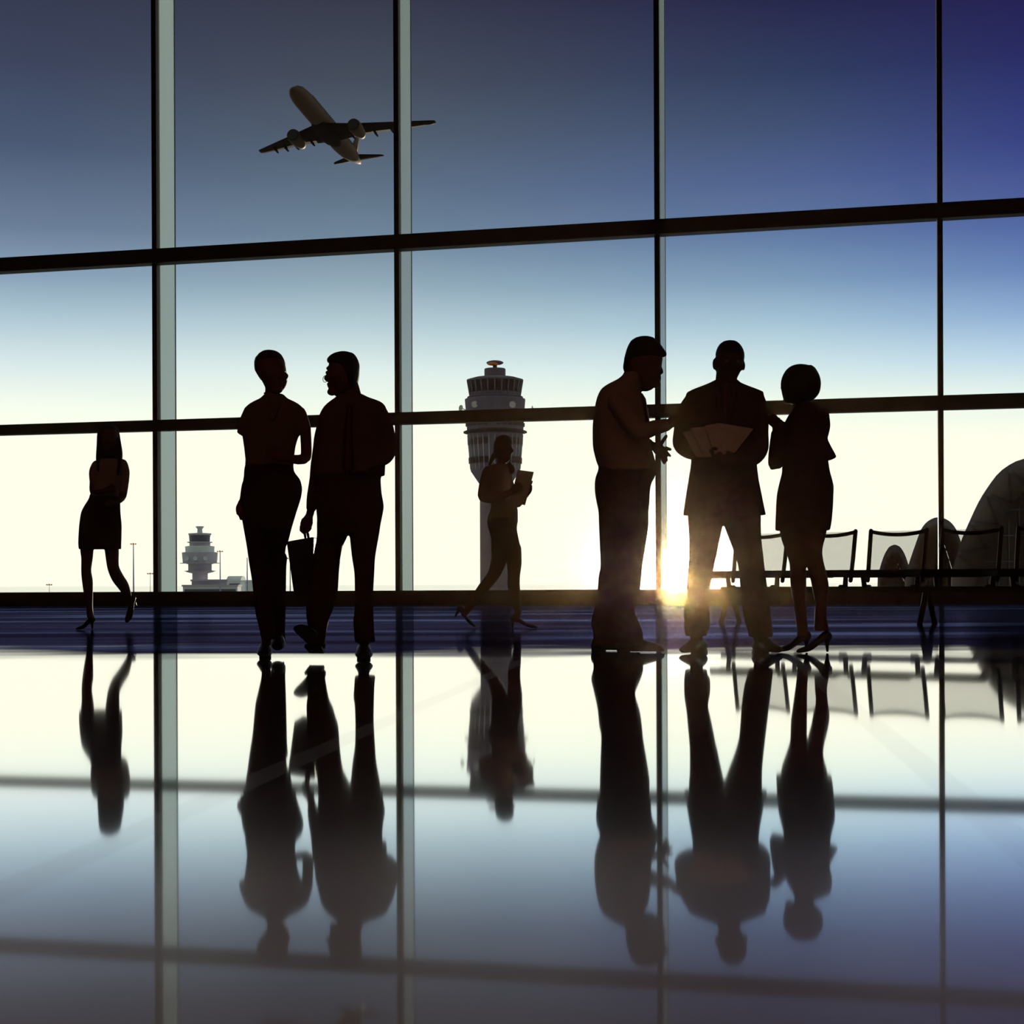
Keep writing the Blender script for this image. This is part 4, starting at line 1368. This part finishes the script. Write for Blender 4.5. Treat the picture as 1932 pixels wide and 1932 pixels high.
for nm, prof, m in (
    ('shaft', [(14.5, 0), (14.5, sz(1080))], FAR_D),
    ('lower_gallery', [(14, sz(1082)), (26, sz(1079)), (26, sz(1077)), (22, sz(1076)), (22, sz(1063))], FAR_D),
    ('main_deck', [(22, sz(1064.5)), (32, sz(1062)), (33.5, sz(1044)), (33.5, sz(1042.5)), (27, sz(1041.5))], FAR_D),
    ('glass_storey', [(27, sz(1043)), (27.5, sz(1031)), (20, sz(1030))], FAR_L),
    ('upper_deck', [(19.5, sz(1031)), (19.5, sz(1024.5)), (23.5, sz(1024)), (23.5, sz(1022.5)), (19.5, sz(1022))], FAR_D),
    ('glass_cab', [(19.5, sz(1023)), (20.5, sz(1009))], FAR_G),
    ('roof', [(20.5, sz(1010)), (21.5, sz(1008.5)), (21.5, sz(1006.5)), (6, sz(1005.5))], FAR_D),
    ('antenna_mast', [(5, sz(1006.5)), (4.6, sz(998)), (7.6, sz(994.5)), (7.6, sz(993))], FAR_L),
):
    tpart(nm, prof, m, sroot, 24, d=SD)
for nm, y0, y1, r in (('deck_rail', 1063, 1062, 37), ('gallery_rail', 1078, 1077, 29)):
    tpart(nm, [(22, sz(y0 + .4)), (r, sz(y0)), (r, sz(y1)), (22, sz(y1 - .4))], FAR_D, sroot, 24, d=SD)
for dx in (-19, -2, 16):
    c = Vector((dx * ss, -math.sqrt(33 ** 2 - dx * dx) * ss - 1.0, sz(1053.7)))
    dish(sroot, c, 4.3 * ss, Vector((dx * .012, -1, 0)), FAR_L)


def bldg(name, label, x0, x1, ytop, d, depth, m, roofm=None, winrows=0, grp='low buildings by the small tower', barrel=False):
    a, b = P(x0, 1100, d), P(x1, 1100, d)
    z1 = P((x0 + x1) / 2, ytop, d).z - GZ
    base = (a + b) / 2
    base.z = GZ
    root = empty(name, base)
    tag(root, label, 'building', grp)
    w = (b.x - a.x) / 2
    mb = MB()
    mb.box(Vector((-w, 0, 0)), Vector((w, depth, z1)))
    link('wall_block', mb.mesh('wall_block', smooth=False), m, root)
    mb = MB()
    if barrel:
        rings = [[Vector((sx_, depth * .5 - math.cos(math.pi * k / 10) * (depth * .5 + .5), z1 + math.sin(math.pi * k / 10) * 3.2)) for k in range(11)] for sx_ in (-w - .5, w + .5)]
        mb.loft(rings)
    else:
        mb.box(Vector((-w - 0.6, -0.8, z1)), Vector((w + 0.6, depth + .8, z1 + 1.1)))
    link('roof', mb.mesh('roof', smooth=False), roofm or m, root)
    for r in range(winrows):
        zc = z1 - 2.6 - 3.2 * r
        mb = MB()
        mb.box(Vector((-w * .94, -0.12, zc - .9)), Vector((w * .94, 0.1, zc + .9)))
        link('window_band', mb.mesh('window_band', smooth=False), FAR_G, root)
    return root


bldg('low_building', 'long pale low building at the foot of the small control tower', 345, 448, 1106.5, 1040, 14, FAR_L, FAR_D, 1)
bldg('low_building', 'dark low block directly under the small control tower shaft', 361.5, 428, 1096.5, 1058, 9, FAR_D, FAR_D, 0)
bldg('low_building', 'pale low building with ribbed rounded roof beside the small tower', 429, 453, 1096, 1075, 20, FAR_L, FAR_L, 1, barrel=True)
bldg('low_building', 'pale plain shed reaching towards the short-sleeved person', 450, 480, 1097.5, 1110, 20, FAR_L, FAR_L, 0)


# vaulted terminal halls on the right
def vault(outer, inner, d, back, mirror, label, nbar=5, dirx=0.1):
    """outer / inner: left halves of the arch edge as pixels; the inner edge stands 'back' metres deeper"""
    def full(pts, c):
        return pts + [(2 * c - x, y) for x, y in pts[::-1] if abs(2 * c - x - x) > 1]
    out_ = catmull(full(outer, mirror), 6)
    inn_ = catmull(full(inner, mirror + 0), 6)

    def resample(pts, n):
        ds = [0]
        for i in range(1, len(pts)):
            ds.append(ds[-1] + math.hypot(pts[i][0] - pts[i - 1][0], pts[i][1] - pts[i - 1][1]))
        res = []
        for k in range(n):
            t = ds[-1] * k / (n - 1)
            i = max(j for j in range(len(ds)) if ds[j] <= t + 1e-9)
            i = min(i, len(pts) - 2)
            q = (t - ds[i]) / max(1e-9, ds[i + 1] - ds[i])
            res.append((pts[i][0] * (1 - q) + pts[i + 1][0] * q, pts[i][1] * (1 - q) + pts[i + 1][1] * q))
        return res
    n = 41
    O = [P(x, y, d) for x, y in resample(out_, n)]
    I = [P(x, y, d + back) for x, y in resample(inn_, n)]
    for q in (O, I):
        q[0].z = q[-1].z = GZ
    base = (O[0] + O[-1]) / 2
    root = empty('terminal_hall', base)
    tag(root, label, 'building', 'vaulted terminal halls')
    ax = Vector(((mirror - 966) / F - 0.01, 1, 0)).normalized()
    up = Vector((0, 0, 0.02 * d * .35))
    mb = MB()     # roof shell with thickness
    rings = []
    for o_, i_ in zip(O, I):
        th = Vector((0, 0, d * 0.004))
        rings.append([o_, o_ + th, o_ + th + ax * 45, o_ + ax * 45])
    mb.loft(rings)
    link('roof', mb.mesh('roof', base, False), ROOFM, root)
    mb = MB()
    rings = []
    for o_, i_ in zip(O, I):
        th = Vector((0, 0, 0.3)) - Vector((0, -.2, 0))
        rings.append([o_ + Vector((0, .05, -.05)), i_, i_ + th, o_ + th + Vector((0, .05, -.05))])
    mb.loft(rings)
    link('soffit', mb.mesh('soffit', base, False), SOFF, root)
    mb = MB()
    for k in range(0, n - 4, 4):
        mb.tube3([(O[k] + Vector((0, -.3, 0)), 0.0011 * d), (I[k + 2] + Vector((0, -.6, 0)), 0.0011 * d)], 6)
        mb.tube3([(I[k + 2] + Vector((0, -.6, 0)), 0.0007 * d), (O[k + 4] + Vector((0, -.3, 0)), 0.0007 * d)], 6)
    link('truss', mb.mesh('truss', base, False), ROOFM, root)
    mb = MB()
    cen = (I[0] + I[-1]) / 2
    b0 = len(mb.v)
    for q in I:
        mb.v.append(q + Vector((0, 0.2, 0)))
    for q in I:
        mb.v.append(q + Vector((0, 0.6, 0)))
    mb.f.append(tuple(range(n)))
    mb.f.append(tuple(range(2 * n - 1, n - 1, -1)))
    for k in range(n):
        mb.f.append((k, (k + 1) % n, n + (k + 1) % n, n + k))
    gw = link('glass_wall', mb.mesh('glass_wall', base, False), TGLASS, root)
    mb = MB()
    zs = [q.z for q in I]
    ztop = max(zs)
    for r in range(1, nbar + 1):
        z = GZ + (ztop - GZ) * r / (nbar + 1)
        xs = [q.x for q in I if q.z > z]
        if len(xs) > 2:
            mb.tube3([(Vector((min(xs), I[0].y, z)), 0.0004 * d), (Vector((max(xs), I[0].y, z + (max(xs) - min(xs)) * .0)), 0.0004 * d)], 6)
    for r in range(1, nbar * 2):
        x = I[0].x + (I[-1].x - I[0].x) * r / (nbar * 2)
        zz_ = [q.z for q in I if abs(q.x - x) < (I[-1].x - I[0].x) / 12]
        if zz_:
            mb.tube3([(Vector((x, I[0].y, GZ)), 0.0003 * d), (Vector((x, I[0].y, min(zz_))), 0.0003 * d)], 6)
    link('glazing_bars', mb.mesh('glazing_bars', base, False), BARS, gw)
    return root


vault([(1792, 1104), (1812, 1037), (1829, 996.5), (1850.5, 952), (1882, 907), (1910, 886), (1932, 878), (1958, 874)],
      [(1846, 1104), (1863, 1035), (1882, 994), (1906, 956), (1934, 925), (1962, 912)], 150, 14, 1962, 'largest vaulted terminal hall rising at the right edge behind the chairs', 6)
vault([(1706, 1104), (1715, 1075), (1727, 1040), (1738, 1011), (1750, 996), (1764, 989), (1770, 988.5)],
      [(1738, 1104), (1745, 1078), (1753, 1050), (1762, 1024), (1772, 1012)], 300, 22, 1771, 'middle-sized vaulted terminal hall behind the right mullion', 4)
vault([(1655, 1104), (1661.6, 1079), (1669, 1058), (1678, 1044), (1687, 1040)],
      [(1668, 1104), (1676, 1078), (1683, 1062), (1688, 1057)], 480, 24, 1688, 'smallest vaulted terminal hall seen through a grey chair back', 3)

# airliner
R3 = Matrix(((-0.2396, 0.9688, -0.0641), (-0.9603, -0.2268, 0.1624), (0.1428, 0.1005, 0.9846)))
ROLL = Matrix(((CT, 0, ST), (0, 1, 0), (-ST, 0, CT)))
apos = ROLL @ Vector((-37.328, 334.938, 92.162)) + Vector((0, 0, CAMZ))
air = empty('airliner', apos)
air.matrix_world = Matrix.Translation(apos) @ (ROLL @ R3).to_4x4()
tag(air, 'twin-engine airliner climbing away over the hall, seen from below', 'airplane')
mb = MB()
prof = [(20.14, -.69, .05, .05), (19.8, -.66, .5, .48), (19.0, -.55, .95, .92), (17.6, -.35, 1.45, 1.45), (15.6, -.12, 1.78, 1.85), (13, 0, 1.9, 1.98), (6, 0, 1.92, 2.0), (0, 0, 1.92, 2.0), (-7, 0, 1.92, 2.0), (-11, .15, 1.75, 1.85), (-15, .5, 1.3, 1.45), (-18, .75, .75, .95), (-20.14, .9, .22, .3)]
rings = []
for x, z, ry, rz in prof:
    rings.append([Vector((x, math.cos(2 * math.pi * k / 28) * ry, z + math.sin(2 * math.pi * k / 28) * rz)) for k in range(28)])
mb.loft(rings)
link('fuselage', mb.mesh('fuselage'), PLANE_M, air)
mb = MB()
mb.ell(Vector((1.0, 0, -1.5)), (6.8, 2.1, 0.9))
link('belly_fairing', mb.mesh('belly_fairing'), PLANE_D, air)


def foil(mb, secs, vertical=False):
    """secs: (le_x, te_x, y, z, thickness)"""
    rings = []
    for le, te, y, z, th in secs:
        ch = le - te
        ring = []
        for a, t in ((0, 0), (.04, .45), (.2, .9), (.4, 1), (.7, .6), (1, .06), (1, -.06), (.7, -.4), (.4, -.7), (.2, -.7), (.04, -.35)):
            if vertical:
                ring.append(Vector((le - a * ch, y + t * th / 2, z)))
            else:
                ring.append(Vector((le - a * ch, y, z + t * th / 2)))
        rings.append(ring)
    mb.loft(rings)


for s in (-1, 1):
    mb = MB()
    foil(mb, [(5.4, -3.2, s * 1.2, -1.35, .95), (3.2, -3.4, s * 4.6, -1.0, .7), (2.0, -3.6, s * 6.4, -.8, .6), (-9.9, -12.1, s * 18.7, 2.9, .22), (-10.9, -12.4, s * 19.5, 3.2, .12)])
    w = link('wing', mb.mesh('wing'), PLANE_D, air)
    for yy_, xx_, zz_ in ((8.6, -5.4, -.25), (11.6, -7.2, .65), (14.6, -9.1, 1.6), (4.4, -3.3, -1.0)):
        mb = MB()
        mb.ell(Vector((xx_ + 0.7, s * yy_, zz_ - .25)), (1.7, .2, .28))
        link('flap_fairing', mb.mesh('flap_fairing'), PLANE_D, w)
    mb = MB()
    ey, ez = s * 6.44, -1.6
    rings = []
    for x, r in ((3.15, 1.10), (3.3, 1.22), (2.6, 1.36), (1.4, 1.38), (0.2, 1.28), (-1.4, 1.0), (-2.4, .72)):
        rings.append([Vector((x, ey + math.cos(2 * math.pi * k / 24) * r, ez + math.sin(2 * math.pi * k / 24) * r)) for k in range(24)])
    mb.loft(rings)
    en = link('engine', mb.mesh('engine'), PLANE_M, air)
    mb = MB()
    mb.lathe([(1.05, 0), (1.05, .2)], Vector((0, 0, 0)), 24)
    mb.v = [Vector((3.2 + q.z * .6, ey + q.x, ez + q.y)) for q in mb.v]
    link('intake', mb.mesh('intake', smooth=False), CABIN, en)
    mb = MB()
    mb.lathe([(.55, 0), (.5, .5), (.2, 1.1)], Vector((0, 0, 0)), 16)
    mb.v = [Vector((-2.3 - q.z * .8, ey + q.x, ez + q.y)) for q in mb.v]
    link('exhaust_cone', mb.mesh('exhaust_cone'), PLANE_D, en)
    mb = MB()
    mb.hexa([Vector((2.0, ey - .2, ez + .9)), Vector((-3, ey - .15, ez + .5)), Vector((-3, ey + .15, ez + .5)), Vector((2.0, ey + .2, ez + .9)), Vector((1.4, ey - .2, -.75)), Vector((-3.2, ey - .15, -.65)), Vector((-3.2, ey + .15, -.65)), Vector((1.4, ey + .2, -.75))])
    link('pylon', mb.mesh('pylon', smooth=False), PLANE_D, air)
    mb = MB()
    foil(mb, [(-15.2, -18.6, s * .4, .75, .45), (-18.4, -19.6, s * 5.2, 1.25, .18), (-18.9, -19.7, s * 5.6, 1.3, .1)])
    link('tailplane', mb.mesh('tailplane'), PLANE_D, air)
mb = MB()
foil(mb, [(-13.4, -18.4, 0, 1.2, .5), (-18.2, -20.4, 0, 6.3, .22), (-18.8, -20.4, 0, 6.6, .12)], True)
link('tail_fin', mb.mesh('tail_fin'), PLANE_M, air)
mb = MB()
for s in (-1, 1):
    mb.hexa([Vector((17.75, s * .15, .98)), Vector((16.9, s * .15, 1.42)), Vector((16.6, s * 1.2, 1.02)), Vector((17.5, s * 1.05, .62)),
             Vector((17.85, s * .15, 1.05)), Vector((17.0, s * .15, 1.52)), Vector((16.7, s * 1.3, 1.10)), Vector((17.6, s * 1.12, .70))])
link('cockpit_windows', mb.mesh('cockpit_windows', smooth=False), CABIN, air)
for s in (-1, 1):
    mb = MB()
    for k in range(30):
        x = 13 - k * .78
        mb.box(Vector((x, s * 1.86 - .06, .42)), Vector((x + .32, s * 1.86 + .06, .85)))
    link('cabin_windows', mb.mesh('cabin_windows', smooth=False), CABIN, air)

# ------------------------------------------------------------------ sky and sun
w = bpy.data.worlds.new('sky')
SC.world = w
w.use_nodes = True
nt = w.node_tree
nt.nodes.clear()
N = nt.nodes.new
L = nt.links.new
tc = N('ShaderNodeTexCoord')
sx = N('ShaderNodeSeparateXYZ')
L(tc.outputs['Generated'], sx.inputs[0])
hyp = math_node('SQRT', math_node('ADD', math_node('MULTIPLY', sx.outputs['X'], sx.outputs['X']), math_node('MULTIPLY', sx.outputs['Y'], sx.outputs['Y'])))
elev = math_node('DIVIDE', sx.outputs['Z'], math_node('MAXIMUM', hyp, 0.001))
azi = math_node('ARCTAN2', sx.outputs['X'], sx.outputs['Y'])


def sky_ramp(stops):
    r = N('ShaderNodeValToRGB')
    els = r.color_ramp.elements
    stops = sorted([((1100 - y) / F / 0.36, lin(c)) for y, c in stops])
    while len(els) < len(stops):
        els.new(0.5)
    for e_, (p, c) in zip(els, stops):
        e_.position = min(1, max(0, p))
        e_.color = c + (1,)
    L(math_node('DIVIDE', elev, 0.36, True), r.inputs['Fac'])
    return r.outputs['Color']


CR = (255, 254, 233)
A = sky_ramp([(1100, CR), (840, CR), (780, (246, 252, 236)), (700, (216, 231, 232)), (620, (176, 200, 212)), (540, (136, 160, 182)), (450, (106, 124, 150)), (300, (74, 88, 114)), (150, (60, 68, 92)), (0, (52, 56, 76))])
B = sky_ramp([(1100, CR), (850, CR), (790, (246, 252, 234)), (700, (222, 236, 232)), (620, (182, 205, 212)), (540, (146, 170, 184)), (450, (110, 132, 152)), (350, (92, 110, 130)), (250, (80, 92, 108)), (150, (68, 76, 90)), (0, (54, 57, 74))])
Cc = sky_ramp([(1100, CR), (840, CR), (770, (240, 249, 232)), (700, (206, 228, 231)), (620, (164, 194, 212)), (540, (124, 154, 184)), (450, (92, 118, 160)), (350, (78, 97, 142)), (250, (63, 79, 114)), (150, (48, 60, 94)), (0, (36, 35, 72))])
Dd = sky_ramp([(1100, CR), (850, CR), (760, (226, 240, 234)), (690, (184, 210, 230)), (620, (142, 172, 210)), (540, (104, 132, 184)), (450, (78, 98, 158)), (300, (54, 64, 128)), (150, (40, 42, 98)), (0, (34, 27, 74))])


def mixc(fac, a, b):
    m = N('ShaderNodeMix')
    m.data_type = 'RGBA'
    L(fac, m.inputs[0])
    L(a, m.inputs[6])
    L(b, m.inputs[7])
    return m.outputs[2]


def rng(v, a, b):
    m = N('ShaderNodeMapRange')
    m.inputs['From Min'].default_value = a
    m.inputs['From Max'].default_value = b
    L(v, m.inputs['Value'])
    return m.outputs['Result']


col = mixc(rng(azi, -0.27, -0.10), A, B)
col = mixc(rng(azi, -0.08, 0.17), col, Cc)
col = mixc(rng(azi, 0.17, 0.31), col, Dd)
SIDE = N('ShaderNodeRGB')
SIDE.outputs[0].default_value = (0.76, 0.82, 0.68, 1)
col = mixc(rng(math_node('ABSOLUTE', azi), 0.42, 0.75), col, SIDE.outputs[0])
# dusk behind the hall
bk = N('ShaderNodeMapRange')
bk.inputs['From Min'].default_value = -0.5
bk.inputs['From Max'].default_value = 0.6
bk.inputs['To Min'].default_value = 0.22
bk.inputs['To Max'].default_value = 1.06
L(sx.outputs['Y'], bk.inputs['Value'])
# brightness of the sky round the low sun
dn = N('ShaderNodeVectorMath')
dn.operation = 'DISTANCE'
L(tc.outputs['Generated'], dn.inputs[0])
dn.inputs[1].default_value = tuple((P(1262, 1077, 100) - Vector((0, 0, CAMZ))).normalized())
gl_ = math_node('POWER', 2.718, math_node('MULTIPLY', math_node('MULTIPLY', dn.outputs['Value'], dn.outputs['Value']), -1.0 / (0.027 ** 2)))
gc = N('ShaderNodeMix')
gc.data_type = 'RGBA'
gc.blend_type = 'ADD'
gc.inputs[0].default_value = 1.0
gm = N('ShaderNodeVectorMath')
gm.operation = 'SCALE'
gm.inputs[0].default_value = (4.5, 4.1, 3.2)
L(gl_, gm.inputs['Scale'])
L(col, gc.inputs[6])
L(gm.outputs[0], gc.inputs[7])
col = gc.outputs[2]
bg = N('ShaderNodeBackground')
L(col, bg.inputs['Color'])
L(bk.outputs['Result'], bg.inputs['Strength'])
wo = N('ShaderNodeOutputWorld')
L(bg.outputs[0], wo.inputs['Surface'])

for lx in (-9.0, 0.0, 9.0):  # unseen warm fill lights, added to lift the dark fronts of the figures
    la = bpy.data.lights.new('unseen_fill_light', 'AREA')
    la.shape = 'RECTANGLE'
    la.size, la.size_y = 8.0, 9.0
    la.energy = 125
    la.color = (1.0, 0.46, 0.28)
    lo = bpy.data.objects.new('unseen_fill_light', la)
    COL.objects.link(lo)
    lo.location = (lx, -8.0, H - 0.03)
sun = bpy.data.lights.new('sun', 'SUN')
sun.energy = 4.0
sun.color = (1.0, 0.86, 0.62)
sun.angle = math.radians(0.25)
so = bpy.data.objects.new('sun', sun)
COL.objects.link(so)
sd = (P(1262, 1077, 100) - Vector((0, 0, CAMZ))).normalized()
so.rotation_euler = sd.to_track_quat('Z', 'Y').to_euler()
so.location = sd * 50

SC.view_settings.view_transform = 'Standard'
SC.view_settings.look = 'None'
SC.view_settings.exposure = 0
SC.view_settings.gamma = 1
SC.view_settings.use_curve_mapping = False
SC.cycles.use_denoising = True
SC.cycles.denoising_input_passes = 'RGB'
SC.cycles.max_bounces = 8
SC.cycles.diffuse_bounces = 3
SC.cycles.glossy_bounces = 4
SC.cycles.transparent_max_bounces = 24
SC.cycles.sample_clamp_indirect = 4.0
